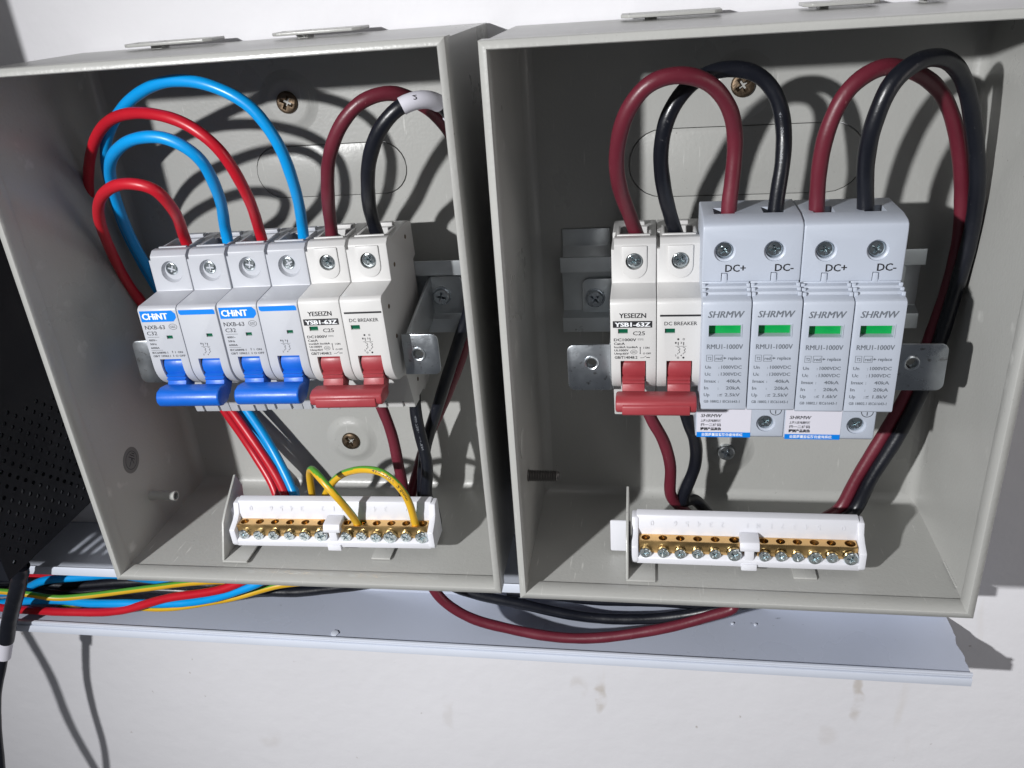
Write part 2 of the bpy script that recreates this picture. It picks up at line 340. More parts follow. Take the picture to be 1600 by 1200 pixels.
encL, RL, PL = enclosure("left grey steel enclosure with two blue-switch breakers and a red-switch breaker inside", (-256.74-68.93)/2, (-250.43-18.96)/2, -0.0041,
                        [(-225, -184, 1.5), (-157, -118, 1.5)])
encR, RR, PR = enclosure("right grey steel enclosure with a red-switch breaker and two blue-grey surge arresters inside", (-56.6+130.72)/2, (-253.46-20.70)/2, 0.0071,
                        [(-13, 26, 1.1), (56, 84, 1.1), (98, 108, 1.1)])
def dimple(t, u, v, me, nm="fixing_screw", lab=None):
    x, d, z = local(t, P(u, v, 0)); prof = [(14, 0.02), (12.5, .25), (10.5, 1.15), (9.3, 1.55), (8.4, 1.6), (0.5, 1.6)]
    MB().lathe(x, z, prof, 40).obj("screw_boss", M_BOX, t, smooth=60)
    put_screw(me, t, x, 1.7, z, nm, lab)
dimple(encL, 451, 159, SC_OLD, lab="rusty brown upper fixing screw"); dimple(encL, 550, 686, SC_OLD, lab="dull brown lower fixing screw")
dimple(encR, 1160, 132, SC_OLD); dimple(encR, 1134, 702, SC_DK, lab="zinc plated lower fixing screw")
def knock_oval(t, u0, v0, u1, v1, back=None):            # oblong knockout plate, outlined by its joint
    a = local(t, P(u0, v0, 0)); b = local(t, P(u1, v1, 0)); r = abs(a[2]-b[2])/2; zc = (a[2]+b[2])/2; pts = []
    for k in range(13): an = math.pi/2+math.pi*k/12; pts.append((a[0]+r+r*math.cos(an), zc+r*math.sin(an)))
    for k in range(13): an = -math.pi/2+math.pi*k/12; pts.append((b[0]-r+r*math.cos(an), zc+r*math.sin(an)))
    big = [(x+.3*(1 if x > (a[0]+b[0])/2 else -1), z+(.3 if z > zc else -.3)) for x, z in pts]
    back.data = cut(back.data, MB().prism(big, -4, 2, 'd').mesh("c", M_BOX))
    MB().prism(pts, -1.1, 0.35, 'd').obj("knockout", M_BOX, t, bevel=0.25, seg=2)
knock_oval(encL, 395, 232, 640, 300, PL['back']); knock_oval(encR, 983, 204, 1345, 298, PR['back'])
def on_side(xw, u, v):                       # photo point on a plane of constant world x
    r = cx*(u-800) + cf*FPX - cu*(v-600); k = xw/r.x; return (xw, HC-r.y*k, r.z*k)
# left side of the left box: earth sticker, hollow hinge pin; of the right box: knockout, bolt
xs = RL[0]
p = local(encL, on_side(-255, 207, 719)); so = MB().lathe(0, p[2], [(6.6, xs+0.02), (6.6, xs+0.12)], 32, axis='x', d=p[1]).obj("earth_sticker", M_GREYST, encL, smooth=0)
mb = MB(); X = xs+0.17; q = p
def rx(d0, z0, rr, tt, n=32):
    vs = []
    for k in range(n):
        a = 2*math.pi*k/n; vs += [(X, d0+rr*math.cos(a), z0+rr*math.sin(a)), (X, d0+(rr-tt)*math.cos(a), z0+(rr-tt)*math.sin(a))]
    mb.add(vs, [(2*k, 2*((k+1) % n), 2*((k+1) % n)+1, 2*k+1) for k in range(n)])
rx(q[1], q[2], 4.7, .3)
def lx(a, b, t=.45):
    L = math.hypot(b[0]-a[0], b[1]-a[1]); nd, nz = -(b[1]-a[1])/L*t/2, (b[0]-a[0])/L*t/2
    mb.sheet([(X, q[1]-a[0]+nd*-1, q[2]+a[1]+nz), (X, q[1]-b[0]+nd*-1, q[2]+b[1]+nz), (X, q[1]-b[0]-nd*-1, q[2]+b[1]-nz), (X, q[1]-a[0]-nd*-1, q[2]+a[1]-nz)])
lx((-2.6, -2.2), (.6, .6)); lx((-1.2, 2.6), (2.6, -1.0)); lx((0, 3.2), (3.0, .4)); lx((1.6, 3.2), (3.4, 1.6)); lx((.6, .6), (1.2, -2.6))
mb.obj("earth_symbol", M_INK, so, smooth=0)
p = local(encL, on_side(-255, 238, 774))
me = MB().lathe(0, p[2], [(2.7, xs), (2.5, xs+2), (2.4, xs+13), (2.7, xs+14)], 24, axis='x', d=p[1]).mesh("hinge_pin", M_BOX)
me = cut(me, MB().lathe(0, p[2], [(1.9, xs+4), (1.9, xs+20)], 20, axis='x', d=p[1]).mesh("c", M_BOX)); link("hinge_pin", me, encL)
xs = RR[0]
p = local(encR, on_side(-55.4, 820, 692)); MB().lathe(0, p[2], [(7, xs+.02), (7, xs+0.3), (6.6, xs+.5)], 32, axis='x', d=p[1]).obj("round_knockout", M_BOX, encR)
p = local(encR, on_side(-55.4, 829, 743)); prof = [(2.7, xs)]
for k in range(18): prof += [(2.75, xs+.6+k*.75), (2.3, xs+.95+k*.75)]
MB().lathe(0, p[2], prof+[(2.0, xs+14.6)], 20, axis='x', d=p[1]).obj("door_bolt", M_BOLT, encR, smooth=20)
# weld seam at the lower right corner
mb = MB(); rnd = random.Random(3)
for k in range(16): mb.lathe(RR[1]-.1, RR[2]+1+rnd.uniform(-.1, .1), [(.45, 50+k*1.1), (.6, 50.5+k*1.1), (.45, 51+k*1.1)], 8)
mb.obj("weld_seam", M_BOX, encR)

# ================================================================== DIN rails with L brackets
GR = "steel mounting rails behind the switches"
def rail(label, x0, x1, z0, z1, rot):
    t = thing("mounting_rail", label, "mounting rail", (0, 0, 0), 0, GR)
    zt, zb = z1, z0; D0, D1 = 9.5, 16.0
    pr = [(D1, zt), (D1, zt-7), (D0, zt-8.5), (D0, zb+8.5), (D1, zb+7), (D1, zb), (D1-1.1, zb), (D1-1.1, zb+6), (D0-1.1, zb+7.6), (D0-1.1, zt-7.6), (D1-1.1, zt-6), (D1-1.1, zt)]
    MB().prism(pr, x0, x1).obj("rail_profile", M_RAIL, t, bevel=0.25)
    for xa in ([x0+8] if x0 > -100 else []):                # stand-off feet
        MB().prism([(0.1, zt+9), (1.3, zt+9), (1.3, zt+1), (8.2, zt-8), (8.2, zt-12), (0.1, zt-12)], xa-8, xa+14).obj("rail_foot", M_RAIL, t, bevel=0.3)
    return t
def bracket(t, fl, tab, hd, sc, web_at):
    """fl: flange (x0,x1,z0,z1) at rail, tab: front tab (x0,x1,z0,z1); web joins them at x = web_at"""
    o = thing("plate_bracket", None, None); o.parent = t
    fd, td = 11.2, 58.0; r = 3
    def rr(a, b, z0, z1, side):              # rounded on the free side
        pts = []
        if side > 0:
            pts = [(a, z0)] + [(b-r+r*math.sin(k*math.pi/10), z0+r-r*math.cos(k*math.pi/10)) for k in range(6)] + [(b-r+r*math.cos(k*math.pi/10), z1-r+r*math.sin(k*math.pi/10)) for k in range(6)] + [(a, z1)]
        else:
            pts = [(b, z1)] + [(a+r-r*math.sin(k*math.pi/10), z1-r+r*math.cos(k*math.pi/10)) for k in range(6)] + [(a+r-r*math.cos(k*math.pi/10), z0+r-r*math.sin(k*math.pi/10)) for k in range(6)] + [(b, z0)]
        return pts
    s = 1 if (fl[0]+fl[1])/2 > web_at else -1; st = 1 if (tab[0]+tab[1])/2 > web_at else -1
    MB().prism(rr(*fl, s), fd-1.2, fd, 'd').obj("rail_flange", M_RAIL, o, bevel=0.3)
    me = MB().prism(rr(*tab, st), td-1.3, td, 'd').mesh("front_tab", M_ZINC, bevel=0.3)
    hx, hz = hd
    me = cut(me, MB().lathe(hx, hz, [(2.2, td-4), (2.2, td+4)], 24).mesh("c", M_ZINC)); ft = link("front_tab", me, o)
    MB().lathe(hx, hz, [(2.2, td-3.0), (2.9, td-.8), (3.1, td+.5), (2.7, td+.9), (2.2, td+.7), (2.2, td-3.0)], 24, cap=False).obj("hole_collar", M_ZINC, ft)
    w = web_at; wd = 1.2*s
    MB().add([(w-wd, fd-.1, fl[2]), (w-wd, fd-.1, fl[3]), (w-wd, td-1.4, tab[3]), (w-wd, td-1.4, tab[2]), (w, fd-.1, fl[2]), (w, fd-.1, fl[3]), (w, td-1.4, tab[3]), (w, td-1.4, tab[2])],
             [(0, 1, 2, 3), (7, 6, 5, 4), (0, 4, 5, 1), (1, 5, 6, 2), (2, 6, 7, 3), (3, 7, 4, 0)]).obj("web", M_RAIL, o, bevel=0.2)
    if sc: put_screw(SC_BR, o, sc[0], fd, sc[1], "bracket_screw")
    return o
def pz(u, v, d): q = P(u, v, d); return q[0], q[2]
rL = rail("zinc mounting rail behind the blue and red breakers in the left enclosure", -241, -76, -152, -116.5, 0)
fx0, fz1 = pz(672, 432, 11); fx1, fz0 = pz(728, 492, 11); tx0, tz1 = pz(626, 523, 58); tx1, tz0 = pz(690, 585, 58)
bracket(rL, (fx0, fx1, fz0, fz1), (tx0, tx1, tz0, tz1), pz(654, 553, 58), pz(690, 463, 12), fx0+.2)
tx0, tz1 = pz(204, 533, 58); tx1, tz0 = pz(250, 598, 58)
bracket(rL, (-236, -219, -141, -123), (tx0, tx1+4, tz0, tz1), (tx0+14, (tz0+tz1)/2), None, -219)
rR = rail("dull zinc mounting rail behind the breaker and arresters in the right enclosure", *(pz(876, 400, 12)[0], pz(1446, 400, 14)[0]), -152.5, -116.5, 0)
fx0, fz1 = pz(909, 436, 11); fx1, fz0 = pz(960, 505, 11); tx0, tz1 = pz(887, 531, 52); tx1, tz0 = pz(956, 600, 52)
bracket(rR, (fx0, fx1, fz0, fz1), (tx0, tx1, tz0, tz1), pz(924, 567, 58), pz(930, 466, 12), fx1)
tx0, tz1 = pz(1400, 529, 52); tx1, tz0 = pz(1466, 600, 52)
bracket(rR, (92, 108, -141, -124), (tx0, tx1, tz0, tz1), pz(1424, 567, 58), None, 92.5)

# ================================================================== miniature circuit breakers
def arc(cx_, cy_, r, a0, a1, n): return [(cx_+r*math.cos(math.radians(a0+(a1-a0)*k/n)), cy_+r*math.sin(math.radians(a0+(a1-a0)*k/n))) for k in range(n+1)]
def mcb_profile(lab):                       # (depth, z); label top at z = 0
    return [(22, -61), (13, -57), (13, -41), (17, -39), (17, -1), (13, 0), (13, 15.5), (17, 17.2), (45.5, 17.6), (46.5, 19), (50, 19), (52.6, 17.0), (52.9, 1.2), (68.6, 0.3), (70.0, -0.5), (70.4, -1.6),
            (70.4, -lab)] + arc(57.4, -lab-3.2, 13.0, 0, -62, 7) + [(57.0, -lab-16.0), (53, -lab-17.5), (52.0, -lab-20), (47.5, -61.8), (40, -61.8), (39, -60.2), (30, -60.2), (29, -61.8)]
def digit_diagram(mb, x, z, d, m, s=1.0):    # the two-pole trip symbol
    for i, dx in enumerate((0, 2.1)):
        X = x+dx*s
        text(mb, "13"[i], X-1.2*s, z-1.6*s, .55*s, .75*s, d, m); arrow(mb, X, z-2.3*s, z-.8*s, .28*s, d, m)
        poly(mb, [(X-.3*s, z-3.0*s), (X+.6*s, z-3.5*s), (X+.7*s, z-4.1*s), (X+.1*s, z-4.3*s), (X+.6*s, z-4.9*s), (X+.6*s, z-5.4*s), (X-.1*s, z-5.7*s), (X-.2*s, z-6.2*s)], .18*s, d, m)
        text(mb, "24"[i], X-1.2*s, z-7.0*s, .55*s, .75*s, d, m)
    poly(mb, [(x-1.1*s, z-2.7*s), (x+3.2*s, z-2.7*s)], .14*s, d, m)
def breaker(label, loc, rot, kind, group):
    t = thing("circuit_breaker", label, "circuit breaker", (loc[0], 0, loc[2]), rot, group)
    ch = kind == 'blue'; body = M_COOL if ch else M_CREAM; lab = 24.0 if ch else 25.4; tg = M_BLUET if ch else M_REDT
    sx0, sx1 = (4.2, 14.2) if ch else (3.8, 13.9); pitch = 18.05; ld = 70.4
    for pole in range(2):
        ox = pole*pitch; w = 17.85
        me = MB().prism(mcb_profile(lab), ox, ox+w).mesh("pole_housing", body, bevel=0.45, seg=2)
        c = MB()
        c.box(ox+sx0, ox+sx1, 53.5, 75, -lab-20.5, -lab)                               # toggle slot
        c.box(ox+3.2, ox+14.6, 28, 44, 11, 24)                                        # cable entry
        c.box(ox+6, ox+12, 17.5, 22, 12, 24)
        c.box(ox-1, ox+1.2, 36, 60, 15.2, 24); 
        if ch: c.lathe(ox+9.0, 10.6, [(3.2, 46), (3.2, 54)], 28); c.lathe(ox+9.75, 9.9, [(4.1, 50.9), (4.9, 52.75), (4.95, 55)], 32)
        else:
            c.lathe(ox+9.2, 10.3, [(3.5, 48), (3.5, 60)], 28)
        wx = (10.4, 13.2, -14.5, -12.9) if ch else (3.0, 6.8, -13.6, -11.6)
        if pole: wx = (10.9, 13.7, -14.0, -12.4) if ch else (3.1, 7.0, -13.6, -11.6)
        c.box(ox+wx[0], ox+wx[1], ld-1.3, ld+2, wx[2], wx[3])
        c.box(ox+4, ox+5.2, 46, 49, -70, -58); c.box(ox+12, ox+13.2, 46, 49, -70, -58)
        me = cut(me, c.mesh("c", body, smooth=0)); hs = link("pole_housing", me, t)
        if not ch:                           # raised shield round the screw
            pts = [(ox+4.2, 16.6), (ox+4.2, 8)] + [(ox+9.2-5.0*math.cos(a), 8-5.0*math.sin(a)) for a in [math.pi*k/10 for k in range(1, 10)]] + [(ox+14.2, 8), (ox+14.2, 16.6)]
            m2 = MB().prism(pts, 52.3, 53.35, 'd').mesh("screw_shield", body, bevel=0.35); m2 = cut(m2, MB().lathe(ox+9.2, 10.3, [(3.5, 48), (3.5, 60)], 28).mesh("c", body))
            link("screw_shield", m2, hs)
        # rims round the cable entry, clip bars
        mb = MB(); mb.box(ox+2.2, ox+15.4, 44.6, 46.0, 17, 19.3).box(ox+2.0, ox+3.1, 30, 44.5, 17.2, 18.6).box(ox+14.8, ox+15.9, 30, 44.5, 17.2, 18.6).box(ox+5, ox+13, 22.5, 25.5, 17, 18.8)
        mb.obj("entry_rim", body, hs, bevel=0.25)
        put_screw(SC_CH if ch else SC_YE, hs, ox+(9.0 if ch else 9.2), 49.9 if ch else 51.3, 10.6 if ch else 10.3, "terminal_screw")
        MB().box(ox+wx[0]+.02, ox+wx[1]-.02, ld-1.4, ld-.7, wx[2]+.02, wx[3]-.02).obj("indicator", M_GREEN, hs, smooth=0)
        MB().box(ox+3.4, ox+14.4, 28.2, 43.8, 9, 11.6).obj("clamp_opening_shade", M_DARK, hs, smooth=0)  # dark block on the pocket floor, shade put into its colour
        # toggle: drum, ribs, stem
        tx0, tx1 = ox+sx0+.3, ox+sx1-.3; mb = MB()
        drum = [(67.2, -lab-.3), (68.6, -lab-1.6), (69.3, -lab-3.6), (69.2, -lab-6.0), (68.0, -lab-8.4), (65.5, -lab-9.8)]
        mb.prism([(54, -lab-0.4)] + [(p_[0], p_[1]) for p_ in drum] + [(54, -lab-9)], tx0, tx1)
        st = MB(); zt = -lab
        mb.prism([(60, zt-7), (69.0, zt-7.6), (70.6, zt-8.3), (69.4, zt-9.1), (70.8, zt-9.8), (69.8, zt-10.6), (71.5, zt-13.0), (74, zt-16), (68, zt-18.5), (60, zt-11)], tx0+.25, tx1-.25)
        mb.obj("toggle", tg, t, bevel=0.25)
    for rd, rz in ((25, 12), (46, 6), (62, -7), (58, -22), (35, -30), (38, -52)):
        MB().lathe(0, rz, [(1.0, pitch+17.8), (1.0, pitch+18.0), (.7, pitch+18.15)], 12, axis='x', d=rd).obj("rivet", M_OLD, t)
    # tie bar across both toggles
    zc = -lab-16.6; bx0, bx1 = (3.4, 32.6) if ch else (2.0, 33.6)
    if ch:
        pr = [(75.5+dx, zc+dz) for dx, dz in ((-5, 4.6), (0, 5.4), (3.2, 4.7), (4.8, 2.6), (5.0, .2), (3.8, -2.0), (1.0, -3.2), (-3.5, -2.9), (-6, -1), (-6, 2.5))]
        me = MB().prism(pr, bx0, bx1).mesh("tie_bar", tg, bevel=.9, seg=3)
        c = MB().box(bx0+9, bx0+11, 76, 90, zc-9, zc-2.3).box(bx0+18.5, bx0+20.5, 76, 90, zc-9, zc-2.3)
        link("tie_bar", cut(me, c.mesh("c", tg)), t)
    else:
        pr = [(78+dx, zc+dz) for dx, dz in ((-5, 4.6), (1, 5.4), (4.6, 4.2), (5.2, .6), (3.8, -.8), (-3.5, -1.0), (-6, 0), (-6, 2.5))]
        me = MB().prism(pr, bx0, bx1).mesh("tie_bar", tg, bevel=1.0, seg=2)
        c = MB().box(bx0+9, bx0+12, 80, 90, zc-8, zc-1.4)
        tb = link("tie_bar", cut(me, c.mesh("c", tg)), t)
        MB().prism([(81.6, zc+3.6), (83.6, zc+2.8), (83.9, zc-.6), (82.4, zc-1.7), (77, zc-1.9), (77, zc)], bx0+2.6, bx1-2.6).obj("tie_bar_cover", tg, tb, bevel=0.5)
    # print
    d = ld+.05; pk = MB()
    if ch:
        blu = MB(); blu.sheet([(0.8, d, -1.5), (15.7, d, -1.5), (17.2, d, -3.0), (17.2, d, -4.8), (15.6, d, -6.5), (0.8, d, -6.5)])
        x = pitch; blu.sheet([(x+.8, d, -1.5), (x+16.6, d, -1.5), (x+17.2, d, -2.1), (x+17.2, d, -3.7), (x+1.5, d, -3.7), (x+.8, d, -3.0)]); lb = blu.obj("logo_panel", M_LOGO, t, smooth=0)
        wt = MB(); text(wt, "CHiNT", 1.7, -5.4, 11.6, 2.9, d+.03, bold=.14); wt.obj("logo_lettering", M_WHITEP, lb, smooth=0)
        text(pk, "NXB-63", 1.5, -9.9, 9.3, 1.9, d); ring(pk, 14.6, -8.9, 1.9, 1.35, .16, d); text(pk, "CCC", 13.5, -9.4, 2.2, 1.0, d)
        text(pk, "C32", 1.6, -12.6, 4.8, 1.8, d); rect(pk, 1.5, 6.9, -13.6, -13.45, d)
        text(pk, "400V~", 1.6, -15.4, 3.8, .95, d); text(pk, "50Hz", 1.7, -17.2, 3.1, .95, d); text(pk, "6000A", 1.6, -19.0, 4.0, .95, d); rect(pk, 1.5, 6.9, -19.75, -19.6, d)
        text(pk, "IEC60898-1", 1.6, -21.3, 7.4, .95, d); text(pk, "GB/T 10963.1", 1.6, -22.9, 8.2, .95, d)
        arrow(pk, 11.2, -21.2, -20.0, .2, d); arrow(pk, 11.2, -21.9, -23.0, .2, d); text(pk, "I  ON", 12.4, -21.2, 3.6, .95, d); text(pk, "O OFF", 12.2, -22.9, 4.6, .95, d)
        digit_diagram(pk, pitch+8.3, -15.8, d, 0, .95)
        pk.obj("printed_text", M_DGREY, t, smooth=0)
    else:
        text(pk, "YESEIZN", 3.5, -7.0, 10.4, 2.05, d, bold=.05); rect(pk, 1.0, 16.3, -11.1, -8.3, d)
        text(pk, "C25", 8.8, -14.3, 4.7, 1.7, d); text(pk, "DC1000V", 1.3, -16.8, 8.8, 1.2, d); rect(pk, 10.6, 12.9, -15.95, -15.8, d)
        for k in range(3): rect(pk, 10.6+k*.85, 11.2+k*.85, -16.4, -16.25, d)
        text(pk, "Cat:A", 1.3, -18.4, 4.3, 1.05, d); text(pk, "Icu:6kA Ics:6kA", 1.4, -19.8, 9.3, .9, d); text(pk, "Ui:1000V", 1.4, -21.2, 5.6, .9, d)
        text(pk, "Uimp:6kV", 1.4, -22.6, 5.7, .9, d); text(pk, "GB/T14048.2", 1.5, -24.4, 9.0, 1.15, d)
        ring(pk, 9.1, -21.5, 1.35, .95, .14, d); text(pk, "CCC", 8.35, -21.85, 1.5, .7, d)
        arrow(pk, 11.6, -20.8, -19.2, .22, d); arrow(pk, 11.6, -20.8, -22.5, .22, d); text(pk, "I ON", 12.9, -20.1, 2.3, .85, d); text(pk, "O OFF", 12.7, -22.5, 3.1, .75, d)
        poly(pk, [(11.6, -24.0), (12.8, -24.0), (14.0, -23.2)], .16, d); poly(pk, [(14.0, -23.9), (15.4, -23.9)], .3, d)
        x = pitch; rect(pk, x+1.2, x+17.2, -6.6, -5.8, d); text(pk, "DC BREAKER", x+2.9, -10.2, 12.5, 1.55, d)
        for i in (0, 1):
            ring(pk, x+8.3+2.1*i, -16.1, .42, .42, .16 if i else .4, d, n=12); ring(pk, x+8.3+2.1*i, -24.0, .42, .42, .4 if i else .16, d, n=12)
        digit_diagram(pk, x+8.3, -16.4, d, 0, 1.0)
        po = pk.obj("printed_text", M_INK, t, smooth=0)
        wt = MB(); text(wt, "YSB1-63Z", 1.8, -10.65, 13.7, 1.85, d+.03, bold=.12); wt.obj("type_lettering", M_WHITEP, po, smooth=0)
    return t
GC = "two-pole breakers with blue switches"; GY = "two-pole breakers with maroon-red switches"
breaker("leftmost blue-toggle breaker, beside the bare left side of the enclosure", P(212.6, 481.5, 70.4), -0.014, 'blue', GC)
breaker("second blue-toggle breaker, standing between its twin and the cream red-toggle breaker", P(336.5, 475.8, 70.4), -0.016, 'blue', GC)
breaker("cream breaker with dark red toggles next to the blue-toggle breakers in the left enclosure", P(463.5, 469.8, 70.4), -0.020, 'red', GY)
breaker("cream breaker with dark red toggles beside the blue-grey surge arresters in the right enclosure", P(952.8, 470.8, 70.4), 0.004, 'red', GY)

# ================================================================== surge arresters
def arrester(label, loc, rot, ups):
    t = thing("surge_arrester", label, "surge arrester", loc, rot, "blue-grey two-pole surge arresters"); W = 35.9
    # label top z=0, label face depth 80
    pr = [(24, -70.5), (13, -66), (13, 8), (15, 11), (35, 12), (36.5, 23.6), (38, 24.8), (60, 25.0), (67, 24.0), (68.6, 23.0), (69, 21.0), (69, 1.5), (40, 1.2), (40, -50), (59.5, -50.4), (60, -51.5), (60, -70), (58, -71.4)]
    me = MB().prism(pr, 0, W).mesh("base_housing", M_SPD, bevel=0.6, seg=3)
    c = MB()
    for k in (0, 1):
        x = 9+k*18-.6; c.box(x-3.9, x+3.9, 49.5, 58.5, 18, 32); c.lathe(x-.2, 13.4, [(3.3, 64), (3.3, 67.8), (4.0, 68.2), (4.0, 72)], 28)
        c.prism([(x-1.4, -1), (x+1.4, -1), (x+1.2, 5.2), (x-1.2, 5.2)], 67.9, 72, 'd')
    c.lathe(28.6, -63.8, [(3.1, 55), (3.1, 59), (3.9, 59.3), (3.9, 63)], 28)
    bh = link("base_housing", cut(me, c.mesh("c", M_SPD, smooth=0)), t)
    for k in (0, 1):
        x = 9+k*18-.6
        put_screw(SC_SP, bh, x-.2, 65.6, 13.4, "terminal_screw"); MB().box(x-4.2, x+4.2, 49.3, 58.7, 16, 18.5).obj("clamp_opening_shade", M_DARK, bh, smooth=0)  # dark block paints the shade down the cable opening
        MB().prism([(x-1.05, 1.2), (x+1.05, 1.2), (x+.9, 4.8), (x-.9, 4.8)], 67.2, 68.8, 'd').obj("latch", M_SPD, bh, bevel=.15)
    put_screw(SC_SP, bh, 28.6, 57.2, -63.8, "terminal_screw")
    for tx_, x_, w_ in (("DC+", 8.6, 7.4), ("DC-", 26.6, 6.6)):
        pk = MB(); text(pk, tx_, x_, 5.6, w_, 2.9, 69.05, bold=.05); pk.obj("terminal_marking", M_INK, bh, smooth=0)
    pk = MB(); ring(pk, 32.2, -57.6, 2.4, 2.4, .28, 60.05); arrow(pk, 32.2, -57.6, -59.4, .3, 60.05); pk.obj("earth_symbol", M_INK, bh, smooth=0)
    for k in (0, 1):                         # plug-in modules
        ox = k*18.0+.12; w = 17.6
        pr = [(42, 1.0), (66.0, 1.0), (68.0, .9), (68.6, .1), (70.0, -.1), (70.6, -.9), (73.2, -1.2), (73.8, -2.0), (78.4, -2.6), (79.7, -3.2), (80, -4.2), (80, -46.8), (79, -47.4), (62, -47.4), (61, -49), (42, -49)]
        pr = [(42, 2.6), (67.5, 2.6), (68.4, 2.2), (68.6, .9), (71.2, .7), (71.6, -.2), (74.4, -.4), (74.8, -1.4), (78.2, -1.7), (79.6, -2.4), (80, -3.6), (80, -46.8), (79, -47.6), (62, -47.6), (61, -49), (42, -49)]
        me = MB().prism(pr, ox, ox+w).mesh("plug_module", M_SPD, bevel=0.35, seg=2)
        c = MB(); c.box(ox+2.3, ox+14.4, 76.0, 84, -16.2, -11.4)
        me = cut(me, c.mesh("c", M_SPD, smooth=0)); pm = link("plug_module", me, t)
        for q in range(3):                   # grip notches at the shoulder edges
            MB().box(ox-.05, ox+1.3, 70.2+q*2.4, 71.2+q*2.4, -1.4-q*.6, 1.6-q*.9).box(ox+w-1.3, ox+w+.05, 70.2+q*2.4, 71.2+q*2.4, -1.4-q*.6, 1.6-q*.9).obj("grip_rib", M_SPD, pm, bevel=.2)
        fr = MB(); fr.box(ox+2.1, ox+14.6, 79.9, 80.22, -11.5, -11.15).box(ox+2.1, ox+14.6, 79.9, 80.22, -16.45, -16.1).box(ox+2.1, ox+2.45, 79.9, 80.22, -16.1, -11.5).box(ox+14.25, ox+14.6, 79.9, 80.22, -16.1, -11.5)
        fr.obj("window_frame", M_SPD, pm, smooth=0)
        MB().box(ox+2.35, ox+14.35, 75.8, 76.5, -16.15, -11.45).obj("status_window", M_BGREEN, pm, smooth=0)
        d = 80.06; g = MB()
        text(g, "SHRMW", ox+2.0, -8.5, 12.6, 2.75, d, slant=.22, bold=.09); text(g, "RMU1-1000V", ox+2.0, -21.2, 13.2, 2.05, d, bold=.05)
        for a, b, tx in ((2.0, 4.2, "T2"), (5.0, 8.0, "red")):
            poly(g, [(ox+a, -23.7), (ox+b, -23.7), (ox+b, -26.3), (ox+a, -26.3), (ox+a, -23.7)], .16, d); text(g, tx, ox+a+.4, -25.7, b-a-.8, 1.3, d)
        g.sheet([(ox+8.5, d, -24.5), (ox+9.5, d, -25.0), (ox+8.5, d, -25.5)]); poly(g, [(ox+8.0, -25), (ox+8.7, -25)], .18, d); text(g, "replace", ox+10.0, -25.6, 4.9, 1.35, d)
        u = ups[k]
        for i, (a, b) in enumerate((("Un", "1000VDC"), ("Uc", "1300VDC"), ("Imax", "40kA"), ("In", "20kA"), ("Up", u))):
            z = -29.4-i*2.95; text(g, a, ox+1.6-i*.05, z, {"Imax": 4.4, "In": 1.6}.get(a, 2.2), 1.35, d); text(g, ":", ox+6.6, z, .3, 1.1, d)
            wd = {0: 7.6, 1: 7.6, 2: 5.4, 3: 5.4, 4: 7.8}[i]; text(g, b, ox+15.2-wd-i*.05, z, wd, 1.4, d)
        text(g, "GB 18802.1 IEC61643-1", ox+1.5, -44.0, 13.6, 1.15, d); g.obj("printed_text", M_GREYINK, pm, smooth=0)
    # sticker on the base, code square left out
    d = 60.15; st = MB(); st.box(.5, 22.5, 59.95, 60.12, -70.6, -51.6); so = st.obj("sticker", M_STICK, t, smooth=0)
    b = MB(); b.sheet([(.5, d, -70.6), (22.5, d, -70.6), (22.5, d, -68.2), (.5, d, -68.2)]); b.obj("sticker_band", M_LOGO, so, smooth=0)
    k = MB(); text(k, "SHRMW", 2.0, -61.1, 8.3, 1.6, d, slant=.2, bold=.05); text(k, "上海人民电器科技", 2.0, -63.2, 8.4, .95, d)
    text(k, "扫一二维码", 2.0, -65.3, 8.4, 1.1, d); text(k, "辨别产品真伪", 2.0, -67.2, 8.4, 1.1, d, bold=.06); k.obj("sticker_text", M_INK, so, smooth=0)
    k = MB(); text(k, "全国质量监督防伪查询系统", 2.4, -69.9, 17.0, 1.1, d+.04); k.obj("band_text", M_WHITEP, so, smooth=0)
    return t
q = P(1099.5, 463, 80); arrester("blue-grey surge arrester next to the cream breaker, both modules marked 2.5kV", (q[0]-.3, 0, q[2]), 0.006, ("≤ 2.5kV", "≤ 2.5kV"))
q = P(1258.5, 463, 80); arrester("outermost blue-grey surge arrester beside the steel side, its modules marked 1.6kV and 1.8kV", (q[0]-.3, 0, q[2]), 0.008, ("≤ 1.6kV", "≤ 1.8kV"))

